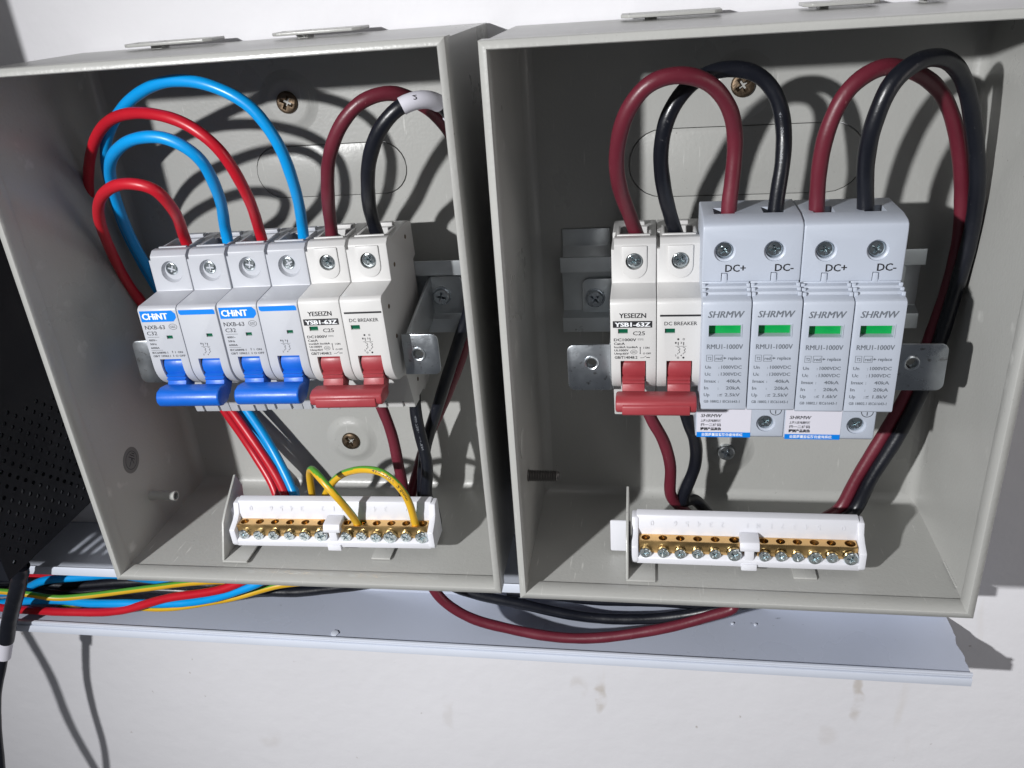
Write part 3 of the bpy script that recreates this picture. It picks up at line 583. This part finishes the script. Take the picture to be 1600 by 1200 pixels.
# ================================================================== terminal strips
def terminal(label, x0, x1, zt, d0, rot, letters, skew=0):
    """zt: height of the brass top edge, d0: depth of the brass front"""
    L = x1-x0; t = thing("terminal_strip", label, "terminal strip", (x0, 0, zt), rot, "white terminal strips with brass bars")
    D = d0
    pr = [(D-13, -11.6), (D+2.2, -11.6), (D+2.4, -8.2), (D+.6, -7.4), (D-7.2, -7.4), (D-7.2, 5.0), (D-4.8, 5.2), (D-6.6, 13.4), (D-11.8, 13.8), (D-13, 12.4)]
    pr = [(D-13, -11.0), (D+2.0, -11.0), (D+2.4, -7.6), (D+.2, -6.2), (D-5.8, -6.2), (D-5.8, 1.0), (D-6.0, 3.4), (D-7.6, 8.9), (D-11.6, 9.6), (D-13, 8.2)]
    MB().prism(pr, 2.2, L-2.2).obj("strip_housing", M_TERM, t, bevel=0.5)
    en = [(D-13, -11), (D+1.6, -11), (D+2.6, -9.4), (D+2.8, -1.4), (D-2.4, 1.0), (D-5.2, 3.2), (D-6.8, 8.2), (D-12.2, 8.6)]
    for xa in (0, L-3.0): MB().prism(en, xa, xa+3.0).obj("end_cheek", M_TERM, t, bevel=0.6)
    hw = L*0.45
    bars = ((3.4, L*.478), (L*.548, L-3.4))
    for bi, (a, b) in enumerate(bars):
        me = MB().box(a, b, D-5.7, D, -6.6, 0).mesh("brass_bar", M_BRASS, bevel=0.2)
        n = 6; c = MB(); xs_ = []
        for k in range(n):
            xx = a+2.9+(b-a-6.4)*k/(n-1) + (.7 if k == n-1 else 0)
            xs_.append(xx); c.lathe(xx, 0, [(2.0 if k < n-1 else 2.35, -5), (2.0 if k < n-1 else 2.35, 3)], 18, axis='z', d=D-2.9)
        bo = link("brass_bar", cut(me, c.mesh("c", M_BRASS)), t)
        for k, xx in enumerate(xs_):
            big = k == n-1
            wide = bi == 1 and k == 3
            put_screw(SC_TB if (big or wide) else SC_T, bo, xx+random.uniform(-.2, .2), D+.05 + random.uniform(0, .7), -4.9+random.uniform(-.25, .25), "terminal_screw")
    xm = L*.513                              # clip between the bars
    me = MB().prism([(D-5.5, 2.6), (D+1.4, 1.8), (D+2.6, -.4), (D+2.6, -2.2), (D-5.5, -2.2)], xm-4.2, xm+4.2).prism([(D-5.5, -2.0), (D+2.0, -2.0), (D+2.0, -9.5), (D-5.5, -9.5)], xm-2.0, xm+2.0).prism([(D-5.5, -9.0), (D+3.2, -9.0), (D+3.2, -12.2), (D-5.5, -12.2)], xm-3.4, xm+3.4)
    me.obj("centre_clip", M_TERM, t, bevel=0.4)
    # raised figures on the sloping back
    g = MB()
    for i, chx in enumerate(letters):
        if chx == ' ': continue
        xx = 9+i*(L-18)/(len(letters)-1); vs, fs, W = glyphs(chx); kx = 1.5/W if W > .3 else .9/ max(W, .1)*.4
        sgn = -1
        g.add([(xx+(.75-vx*kx), D-6.0-(0.8+2.4-vy/CAP*2.4)*.291+.07, 4.2+(2.4-vy/CAP*2.4)) for vx, vy in vs], fs)
        g.add([(xx+(.75-vx*kx)+.12, D-6.0-(0.8+2.4-vy/CAP*2.4)*.291+.28, 4.2+(2.4-vy/CAP*2.4)+.05) for vx, vy in vs], fs)
    g.obj("raised_figures", M_TERM, t, smooth=0)
    return t
zL = P(560, 809+3, 62)
a = P(372, 826, 63); b = P(660, 822, 63)
termL = terminal("white terminal strip under the blue breakers with green-yellow wires screwed in", a[0]-3.5, b[0]+5.5, (a[2]+b[2])/2, 63, -0.016, "O 6543 21N 543 21")
a = P(1003, 848, 63); b = P(1340, 852, 63)
termR = terminal("white terminal strip with empty brass holes in the right enclosure", a[0]-4.6, b[0]+3.8, (a[2]+b[2])/2, 63, 0.004, "O 65432 1N12345 O")
# grey steel supports bent up from the floor
def support(label, enc, xa, xb, z0, tall, group="grey steel supports under the terminal strips"):
    t = thing("strip_support", label, "support", (0, 0, 0), 0, group)
    if tall:
        MB().box(xa, xb, 44, 72, z0, z0+1.0).obj("foot", M_BOX, t, bevel=.2)
        MB().prism([(72, z0+1.05), (44, z0+1.05), (40, z0+24), (44, z0+33), (60, z0+22), (64.5, z0+18)], xa-.1, xa+1.1).obj("upright", M_BOX, t, bevel=.3)
    else:
        MB().box(xa, xb, 48, 65.5, z0, z0+1.0).obj("foot", M_BOX, t, bevel=.2)
        MB().prism([(49.1, z0+.9), (48, z0+.9), (48, z0+14), (49.1, z0+14)], xa, xb).obj("upright", M_BOX, t, bevel=.2)
    return t
zfL = -248.9; zfR = -251.7
support("tall grey steel support holding the end of the terminal strip with green-yellow wires", encL, -207.4, -194.8, zfL, True)
support("short grey steel foot under the terminal strip with green-yellow wires", encL, -133.7, -124.3, zfL-.3, False)
support("tall grey steel support beside the white end tab of the empty terminal strip", encR, -11.9, 1.2, zfR, True)
support("short grey steel foot under the empty terminal strip in the right enclosure", encR, 62.1, 72.1, zfR-.6, False)
# end tabs of the strips
c_ = P(968, 836, 52); tb = MB().box(-24, 2, 47, 49.5, -7, 6).mesh("x", M_TERM)
mb = MB(); a = P(953, 814, 52); b = P(986, 862, 52)
mb.box(a[0], b[0], 50.5, 52, b[2], a[2]); o = mb.obj("end_tab", M_TERM, None, bevel=1.2)
o.parent = termR; o.matrix_parent_inverse = Matrix.Translation(-Vector((termR.location)))
mb = MB(); a = P(357, 790, 55); b = P(371, 822, 55); mb.prism([(a[0], a[2]), (b[0], a[2]-3), (b[0]+2, b[2]), (a[0]+1, b[2]-1)], 46, 56, 'd'); o = mb.obj("end_tab", M_TERM, None, bevel=.8)
o.parent = termL; o.matrix_parent_inverse = Matrix.Translation(-Vector((termL.location)))

# ================================================================== cable trunking under the boxes
_w = Vector(P(1548, 943, -3)); _l = Vector((LAMP.x, -LAMP.y, LAMP.z)); XF = _w.lerp(_l, 43/733).x
t = thing("cable_trunking", "open white plastic cable trunking under the two enclosures", "cable trunking", (0, 0, 0))
XL, XR = -560, 155
MB().box(XL, XR-1, -2.9, -1.6, -327, -281.5).obj("back_web", M_PVC, t, smooth=0)
def zb(x): return -326.8-.0085*(x+360)*0.97+3.8     # floor of the trunking, falls a little to the right
mb = MB(); n = 60; rnd = random.Random(5); xr = []
edge = []
for k in range(15):
    d = -1.6+k*(41.5/14); edge.append((XR+.2+rnd.uniform(-.5, .5)+(-.9 if 6 < k < 9 else 0), d))
vs = []; 
for zo in (0, -1.3):
    vs += [(XL, -1.6, zb(XL)+zo), (XL, 39.9, zb(XL)+zo)] + [(x, d, zb(x)+zo) for x, d in reversed(edge)]
m_ = len(edge)+2
mb.add(vs, [tuple(range(m_)), tuple(reversed(range(m_, 2*m_)))] + [(i, i+m_, (i+1) % m_+m_, (i+1) % m_) for i in range(m_)])
mb.obj("lower_side", M_PVC, t, smooth=0)
mb = MB()
for (dz0, dz1, dd) in ((1.5, .2, 41.5), (-.2, -1.0, 41.1), (-1.4, -6.2, 41.8)):
    v = [(XL, 40, zb(XL)+dz0), (XR+.3, 40, zb(XR)+dz0), (XR+.3, dd, zb(XR)+dz0-.1), (XL, dd, zb(XL)+dz0-.1), (XL, 40, zb(XL)+dz1), (XR+.3, 40, zb(XR)+dz1), (XR+.3, dd, zb(XR)+dz1), (XL, dd, zb(XL)+dz1)]
    mb.add(v, [(0, 1, 2, 3), (7, 6, 5, 4), (0, 4, 5, 1), (1, 5, 6, 2), (2, 6, 7, 3), (3, 7, 4, 0)])
mb.obj("lower_lip", M_PVCW, t, bevel=.18)
MB().prism([(-1.6, -281.4), (40, -281.4), (41.8, -280.2), (42.2, -281.2), (42.2, -285.6), (41.2, -286.2), (40.6, -282.7), (-1.6, -282.7)], XL, XF).obj("upper_side", M_PVCW, t, bevel=.15)
rnd = random.Random(11)
for u, v in ((523, 989), (1145, 968), (1181, 966)):
    d = 36 if u < 600 else 12; p = P(u, v, d); s_ = 2.6 if u < 600 else 1.0; mb = MB(); pts = [(p[0]+s_*math.cos(a)*rnd.uniform(.8, 1.1), p[1]+s_*math.sin(a)*rnd.uniform(.7, 1.1)) for a in [k*math.pi/3 for k in range(6)]]
    mb.prism(pts, zb(p[0])+.05, zb(p[0])+.8, 'z')
    tag(mb.obj("plastic_chip", M_PVCW, None, bevel=.15), {523: "larger plastic chip lying in the trunking under the left enclosure", 1145: "small chip near the maroon cable on the trunking", 1181: "tiny chip furthest along the trunking, right of the maroon cable"}[u], "chip", "plastic chips lying in the trunking")
tag(MB().box(0, 1, 0, 1, 0, 1).obj("tmp", M_DARK), None, None)
bpy.data.objects.remove(bpy.data.objects["tmp"])

# ================================================================== black perforated device at the left
t = thing("inverter", "black perforated steel device housing at the left behind the enclosure", "inverter", (0, 0, 0))
XD, ZD0, ZD1, DF = -308.5, -248.0, 60.0, 93.0
mb = MB(); pd = 8.0; pzz = 4.0; r = 1.25
z = ZD0+6; nrows = 20; d_lo, d_hi = 2.0, 2.0+11*pd
for row in range(nrows):
    off = (row % 2)*pd/2; zc = z+row*pzz
    c0 = d_lo+off
    if off: mb.sheet([(XD, d_lo, zc-pzz/2), (XD, c0, zc-pzz/2), (XD, c0, zc+pzz/2), (XD, d_lo, zc+pzz/2)])
    ncol = 11 if not off else 10
    for k in range(ncol):
        a, b = c0+k*pd, c0+(k+1)*pd; m_ = (a+b)/2
        if row > nrows-6 and k < (row-(nrows-6))*2: mb.sheet([(XD, a, zc-pzz/2), (XD, b, zc-pzz/2), (XD, b, zc+pzz/2), (XD, a, zc+pzz/2)]); continue
        o8 = [(a, zc-pzz/2), (m_, zc-pzz/2), (b, zc-pzz/2), (b, zc), (b, zc+pzz/2), (m_, zc+pzz/2), (a, zc+pzz/2), (a, zc)]
        i8 = []
        for (dd, zz) in o8: an = math.atan2(zz-zc, dd-m_); i8.append((m_+r*math.cos(an), zc+r*math.sin(an)))
        vs = [(XD, *p_) for p_ in o8]+[(XD, *p_) for p_ in i8]+[(XD-1.0, *p_) for p_ in i8]
        mb.add(vs, [(j, (j+1) % 8, (j+1) % 8+8, j+8) for j in range(8)]+[(j+8, (j+1) % 8+8, (j+1) % 8+16, j+16) for j in range(8)])
    e = c0+ncol*pd
    if e < d_hi: mb.sheet([(XD, e, zc-pzz/2), (XD, d_hi, zc-pzz/2), (XD, d_hi, zc+pzz/2), (XD, e, zc+pzz/2)])
za, zb_ = z-pzz/2, z+(nrows-.5)*pzz
mb.sheet([(XD, -2.5, ZD0), (XD, DF, ZD0), (XD, DF, za), (XD, -2.5, za)]); mb.sheet([(XD, -2.5, zb_), (XD, DF, zb_), (XD, DF, ZD1), (XD, -2.5, ZD1)])
mb.sheet([(XD, -2.5, za), (XD, d_lo, za), (XD, d_lo, zb_), (XD, -2.5, zb_)]); mb.sheet([(XD, d_hi, za), (XD, DF, za), (XD, DF, zb_), (XD, d_hi, zb_)])
mb.obj("perforated_side", M_BLKP, t, smooth=0, recalc=False)
me = MB().box(-620, XD-.05, DF-1.4, DF, ZD0, ZD1).mesh("front_cover", M_BLKP)
c = MB()
for k in range(5): c.box(-342+k*6.4, -339.6+k*6.4, DF-4, DF+4, ZD0+5, ZD0+15)  # unseen slots added to throw light streaks onto the trunking
link("front_cover", cut(me, c.mesh("c", M_BLKP)), t)
MB().box(-620, XD-.05, -2.5, 8, ZD0, ZD0+1.2).box(-620, -360, 8, DF-1.5, ZD0, ZD0+1.2).obj("bottom_plate", M_BLKP, t, smooth=0)
MB().box(-620, XD-.05, -2.5, DF-1.5, ZD1-1.2, ZD1).obj("top_plate", M_BLKP, t, smooth=0)

# ================================================================== cables
def cable(name, label, pts, r, m, cat="cable", group=None, stripe=None, twist=0, world=False):
    path = spline([p_ if world else (P(*p_) if len(p_) == 3 else p_[:3]) for p_ in pts])
    ph = random.uniform(0, 6); s_ = 0; a_ = 0.35 if len(path) > 20 else 0; q2 = []
    for i, c in enumerate(path):
        if i: s_ += (c-path[i-1]).length
        f_ = min(1, i/8, (len(path)-1-i)/8)*a_*1.4
        q2.append(c+Vector((math.sin(s_*.075+ph), .6*math.sin(s_*.06+ph*2), math.sin(s_*.09+ph*3)))*f_)
    path = q2
    mb = MB(); tube(mb, path, r, 20, stripe=stripe, twist=twist, rfun=lambda s: r*(1+.018*math.sin(s*.21+ph)+.012*math.sin(s*.53+ph*2)))
    o = mb.obj(name, m, None, smooth=60); tag(o, label, cat, group); return o, path
W4 = lambda x, d, z: (x, d, z, 'w')
GBL, GRD, GDC = "blue cables looping over the left breakers", "red cables looping over the left breakers", "thick direct-current cables"
TZ = -310
# AC loops: breaker top -> loop -> down behind the breakers -> floor -> trunking -> left
cable("blue_cable", "outer, taller blue cable loop ending in the fourth pole of the left row",
      [W4(*P(476, 385, 38)), (472, 352, 40), (458, 290, 52), (432, 220, 60), (390, 163, 62), (330, 132, 62), (265, 128, 58), (205, 155, 50), (172, 205, 36), (166, 262, 24), (185, 335, 14), (228, 420, 8), (290, 520, 6), (370, 630, 7), (410, 692, 9), (438, 740, 16), (455, 775, 22),
       W4(-186, 26, -236), W4(-189, 25, -262), W4(-200, 22, -286), W4(-226, 16, -300), (250, 908, 18), (180, 897, 28), (110, 903, 30), (65, 909, 30), (30, 922, 26), (-60, 930, 24), (-220, 930, 24)], 2.35, M_CBLUE, group=GBL)
cable("blue_cable", "inner, lower blue cable loop ending in the second pole of the left row",
      [W4(*P(360, 395, 38)), (353, 360, 40), (338, 300, 56), (308, 245, 66), (265, 219, 68), (215, 217, 66), (178, 238, 58), (170, 275, 44), (190, 335, 28), (222, 400, 16), (262, 470, 9), (330, 560, 8), (385, 640, 12), (424, 700, 18), (452, 752, 26), (463, 778, 30),
       W4(-181, 34, -240), W4(-184, 34, -262), W4(-192, 34, -285), (440, 890, 36), (400, 913, 40), (340, 934, 40), (250, 943, 38), (150, 942, 36), (95, 938, 34), (45, 940, 33), (-60, 945, 30), (-220, 940, 30)], 2.4, M_CBLUE, group=GBL)
cable("red_cable", "outer, taller red cable loop ending in the third pole of the left row",
      [W4(*P(415, 392, 38)), (406, 362, 40), (382, 300, 54), (340, 232, 62), (290, 192, 62), (232, 175, 58), (180, 184, 50), (150, 215, 38), (140, 270, 26), (146, 340, 18), (175, 400, 12), (215, 460, 7), (280, 550, 5), (350, 640, 6), (395, 705, 9), (425, 755, 16), (436, 785, 22),
       W4(-192, 26, -240), W4(-196, 25, -262), W4(-212, 20, -288), W4(-240, 12, -302), W4(-280, 8, -296), (120, 893, 12), (60, 900, 12), (-60, 905, 12), (-220, 905, 12)], 2.35, M_CRED, group=GRD)
cable("red_cable", "small low red cable loop ending in the first pole of the left row",
      [W4(*P(299, 400, 38)), (289, 372, 40), (268, 326, 58), (238, 295, 66), (200, 288, 66), (168, 300, 60), (154, 330, 48), (165, 378, 34), (192, 430, 20), (225, 475, 12), (290, 560, 10), (362, 640, 14), (405, 700, 20), (438, 756, 26), (450, 785, 30),
       W4(-187, 32, -240), W4(-190, 34, -262), W4(-200, 38, -284), (400, 902, 40), (350, 918, 41), (270, 934, 40), (190, 953, 40), (110, 957, 38), (40, 952, 36), (-60, 945, 34), (-220, 940, 34)], 2.4, M_CRED, group=GRD)
# direct-current cables of the left box
oM, _ = cable("maroon_cable", "maroon cable arching from the left red-toggle breaker up behind the white marker sleeve",
      [W4(*P(520, 385, 38)), (517, 355, 40), (514, 300, 50), (515, 245, 56), (532, 195, 60), (565, 160, 60), (610, 147, 56), (655, 160, 48), (690, 185, 40), (720, 235, 32), (742, 320, 26), (748, 420, 22), (732, 520, 20), (703, 600, 20), (672, 680, 20), (650, 745, 22), (640, 780, 26),
       W4(-118, 30, -240), W4(-119, 30, -262), W4(-118, 30, -285), (668, 900, 36), (690, 935, 38), (735, 966, 39), (800, 985, 39), (880, 995, 38), (960, 994, 37), (1040, 982, 35), (1110, 962, 32), (1150, 948, 30),
       W4(37, 28, -292), W4(31, 28, -270), W4(22, 28, -250), W4(13, 30, -238), (1049, 775, 34), (1047, 730, 36), (1034, 685, 38), (1018, 655, 40), W4(*P(1008, 630, 40))], 2.75, M_CMAR, group=GDC)
oB, pB = cable("black_cable", "black cable arching from the left red-toggle breaker, wearing a white marker sleeve",
      [W4(*P(594, 380, 38)), (583, 348, 40), (577, 300, 54), (578, 245, 62), (594, 200, 66), (625, 168, 66), (660, 157, 62), (695, 168, 52), (722, 210, 42), (742, 300, 34), (750, 400, 30), (736, 480, 28), (716, 540, 28), (690, 610, 27), (668, 690, 26), (662, 745, 26), (662, 785, 28),
       W4(-110, 34, -240), W4(-110, 32, -262), W4(-106, 26, -284), (700, 910, 20), (745, 928, 20), (800, 942, 19), (870, 957, 18), (960, 966, 17), (1040, 966, 17), (1110, 954, 18), (1160, 940, 20),
       W4(40, 20, -288), W4(36, 20, -268), W4(28, 20, -250), W4(20, 24, -238), (1068, 785, 30), (1085, 730, 33), (1085, 690, 36), (1074, 655, 40), W4(*P(1068, 630, 40))], 2.9, M_CBLK, group=GDC)
# marker sleeve on that black cable
i0 = min(range(len(pB)), key=lambda i: (pB[i]-Vector(P(629, 166, 66))).length); i1 = min(range(len(pB)), key=lambda i: (pB[i]-Vector(P(688, 165, 55))).length)
mb = MB(); tube(mb, pB[i0:i1+1], 3.3, 20); so = mb.obj("marker_sleeve", M_STICK, oB)
i2 = min(range(len(pB)), key=lambda i: (pB[i]-Vector(P(702, 180, 50))).length); i3 = i2+7
mb = MB(); tube(mb, pB[i2:i3], 3.35, 20); mb.obj("marker_sleeve", M_STICK, oB)
def plabel(o, path, r, start, txt, w, h, m, flip=False, k=0):
    s0 = 0; j = min(range(len(path)), key=lambda i: (path[i]-Vector(P(*start))).length)
    for i in range(1, j+1): s0 += (path[i]-path[i-1]).length
    cable_print(path, r, s0, txt, h, w, flip=flip, face=Vector((0.1+k, 1, 0.45))).obj("cable_lettering", m, o, smooth=0)
plabel(so, pB, 3.35, (645, 162, 64), "2", 1.3, 1.8, M_INK, k=0)
# lower outgoing cables of the left red-toggle breaker
cable("maroon_cable", "maroon cable leaving the underside of the left red-toggle breaker",
      [W4(*P(585, 610, 34)), (597, 640, 34), (612, 680, 34), (623, 725, 34), (632, 765, 32), W4(*P(634, 782, 30)), W4(-121, 24, -262), W4(-132, 14, -290), W4(-170, 6, -306), W4(-260, 4, -300), (120, 902, 6), (20, 902, 6), (-220, 902, 6)], 2.7, M_CMAR, group=GDC)
oK, pK = cable("black_cable", "black cable with fine white print leaving the underside of the left red-toggle breaker",
      [W4(*P(648, 612, 34)), (650, 640, 34), (660, 690, 36), (667, 730, 38), (664, 770, 38), W4(-110, 38, -240), W4(-112, 36, -262), W4(-122, 30, -288), (610, 905, 24), (560, 916, 22), (480, 923, 20), (390, 922, 18), (300, 912, 16), (200, 910, 16), (110, 914, 18), (40, 912, 20), (-60, 915, 20), (-220, 915, 20)], 2.9, M_CBLK, group=GDC)
plabel(oK, pK, 2.9, (652, 648, 34), "450/750V  H07RN", 18, 1.1, M_DPRINT)
cable("black_cable", "second black cable low in the trunking behind the green-yellow wire",
      [W4(-120, 12, -262), W4(-140, 14, -292), W4(-190, 14, -308), (420, 925, 14), (340, 925, 14), (240, 921, 18), (150, 924, 22), (90, 928, 26), (30, 922, 28), (-60, 922, 28), (-220, 922, 28)], 2.5, M_CBLK, group=GDC)
# right box: top loops from breaker to arrester
cable("maroon_cable", "maroon cable arch from the right red-toggle breaker to the first arrester",
      [W4(*P(1003, 385, 38)), (988, 352, 42), (968, 290, 56), (966, 235, 66), (982, 175, 72), (1015, 132, 74), (1060, 117, 72), (1105, 127, 68), (1138, 165, 62), (1150, 215, 56), (1147, 275, 55), (1140, 318, 55), W4(*P(1137, 356, 54))], 2.9, M_CMAR, group=GDC)
oA, pA = cable("black_cable", "black cable arch from the right red-toggle breaker to the first arrester",
      [W4(*P(1063, 382, 38)), (1050, 348, 42), (1038, 295, 50), (1035, 235, 56), (1048, 175, 58), (1080, 128, 56), (1128, 106, 52), (1180, 115, 50), (1212, 150, 50), (1226, 200, 50), (1225, 255, 53), (1215, 306, 54), W4(*P(1209, 352, 54))], 2.9, M_CBLK, group=GDC)
plabel(oA, pA, 2.9, (1218, 175, 50), "450/750V  H07RN", 19, 1.1, M_DPRINT, flip=False, k=-.5)
# right box: long cables from the second arrester down the right side
cable("maroon_cable", "long maroon cable looping from the second arrester down the right side of the right enclosure",
      [W4(*P(1277, 354, 54)), (1275, 320, 54), (1279, 265, 57), (1296, 200, 60), (1330, 140, 60), (1375, 108, 56), (1420, 108, 48), (1462, 135, 38), (1490, 190, 30), (1503, 260, 24), (1503, 330, 20), (1490, 410, 17), (1465, 500, 17), (1430, 590, 18), (1385, 670, 20), (1340, 745, 22), (1312, 795, 24),
       W4(80, 28, -246), W4(76, 26, -262), W4(70, 22, -284), W4(40, 10, -306), W4(-20, 6, -312), W4(-80, 5, -308)], 2.9, M_CMAR, group=GDC)
cable("black_cable", "long black cable looping from the second arrester down the right side of the right enclosure",
      [W4(*P(1352, 352, 54)), (1352, 310, 55), (1354, 260, 60), (1368, 190, 66), (1395, 125, 66), (1430, 96, 62), (1468, 92, 54), (1502, 120, 44), (1523, 185, 36), (1528, 265, 30), (1518, 350, 26), (1500, 430, 23), (1478, 510, 22), (1448, 590, 22), (1408, 670, 23), (1362, 750, 25), (1335, 800, 27),
       W4(86, 32, -246), W4(82, 30, -262), W4(76, 26, -284), W4(50, 16, -308), W4(-10, 12, -313), W4(-80, 12, -310)], 3.1, M_CBLK, group=GDC)
# green-yellow earth wires
ST = Vector((0.1, 0.74, -0.66)); GE = "green and yellow earth wires"
oE, pE = cable("earth_wire", "shorter green-yellow wire bent sharply over the terminal strip",
      [W4(*P(560, 822, 60)), (555, 812, 61), (545, 800, 64), (520, 770, 68), (498, 743, 64), (488, 732, 56), (485, 742, 48), (488, 775, 42), W4(*P(490, 800, 38)), W4(-166, 34, -262), W4(-176, 34, -286), (455, 898, 36), (400, 906, 36), (330, 909, 34), (230, 918, 33), (140, 932, 34), (90, 934, 36), (45, 927, 38), (0, 924, 38), (-100, 930, 36), (-220, 930, 36)], 1.75, [M_CYEL, M_CGRN], group=GE, stripe=ST, twist=0.0006)
oF, pF = cable("earth_wire", "longer green-yellow wire arching over the terminal strip to its last hole",
      [W4(*P(650, 822, 60)), (646, 808, 61), (638, 785, 62), (620, 758, 62), (597, 738, 60), (570, 732, 57), (540, 738, 52), (520, 755, 46), (508, 775, 42), W4(*P(500, 800, 38)), W4(-162, 30, -262), W4(-174, 30, -290), (430, 915, 34), (360, 936, 36), (300, 946, 37), (230, 950, 36), (150, 942, 30), (90, 950, 30), (40, 958, 30), (-60, 955, 30), (-220, 950, 30)], 1.75, [M_CYEL, M_CGRN], group=GE, stripe=ST, twist=0.0006)
plabel(oF, pF, 1.78, (635, 780, 62), "450/750V  2.5mm", 22, 1.2, M_INK, flip=True)
# copper ends in the holes
for o_, u, v in ((oE, 558, 818), (oF, 649, 818)):
    p_ = P(u, v, 60); MB().lathe(p_[0], 0, [(.9, p_[2]-4), (.9, p_[2]+1.6)], 10, axis='z', d=60).obj("bare_copper_end", M_BRASS, o_)
# black cable with ribbed gland hanging at the far left, and its neighbour
o, path = cable("power_cable", "black cable hanging down at the far left with a ribbed sleeve and white band",
      [(34, 880, 56), (27, 915, 54), (20, 950, 52), (12, 990, 50), (4, 1030, 52), (-4, 1080, 57), (-3, 1140, 63), (0, 1200, 69), (6, 1300, 74)], 2.5, M_CBLK)
sub = [p_ for p_ in path if P(0, 880, 56)[2] >= p_.z >= P(12, 1002, 50)[2]]
mb = MB(); tube(mb, sub, 4.4, 20, rfun=lambda s: 4.3+.35*math.sin(s*2.4)*(1 if s < 14 else .15)); mb.obj("ribbed_sleeve", M_CBLK, o)
sub = [p_ for p_ in path if P(8, 994, 50)[2] >= p_.z >= P(4, 1030, 52)[2]]
mb = MB(); tube(mb, sub, 3.9, 20); mb.obj("white_band", M_STICK, o)
def toward(u, v, k):                         # a point between the lamp and a wall point
    w = Vector(P(u, v, -3)); l = Vector((LAMP.x, -LAMP.y, LAMP.z)); q_ = w.lerp(l, k); return (q_.x, q_.y, q_.z, 'w')
cable("power_cable", "second black cable hanging just outside the far left edge",
      [toward(-20, 860, .13), toward(10, 930, .13), toward(40, 985, .13), toward(75, 1050, .13), toward(105, 1120, .13), toward(147, 1200, .13), toward(210, 1310, .13)], 3.2, M_CBLK)
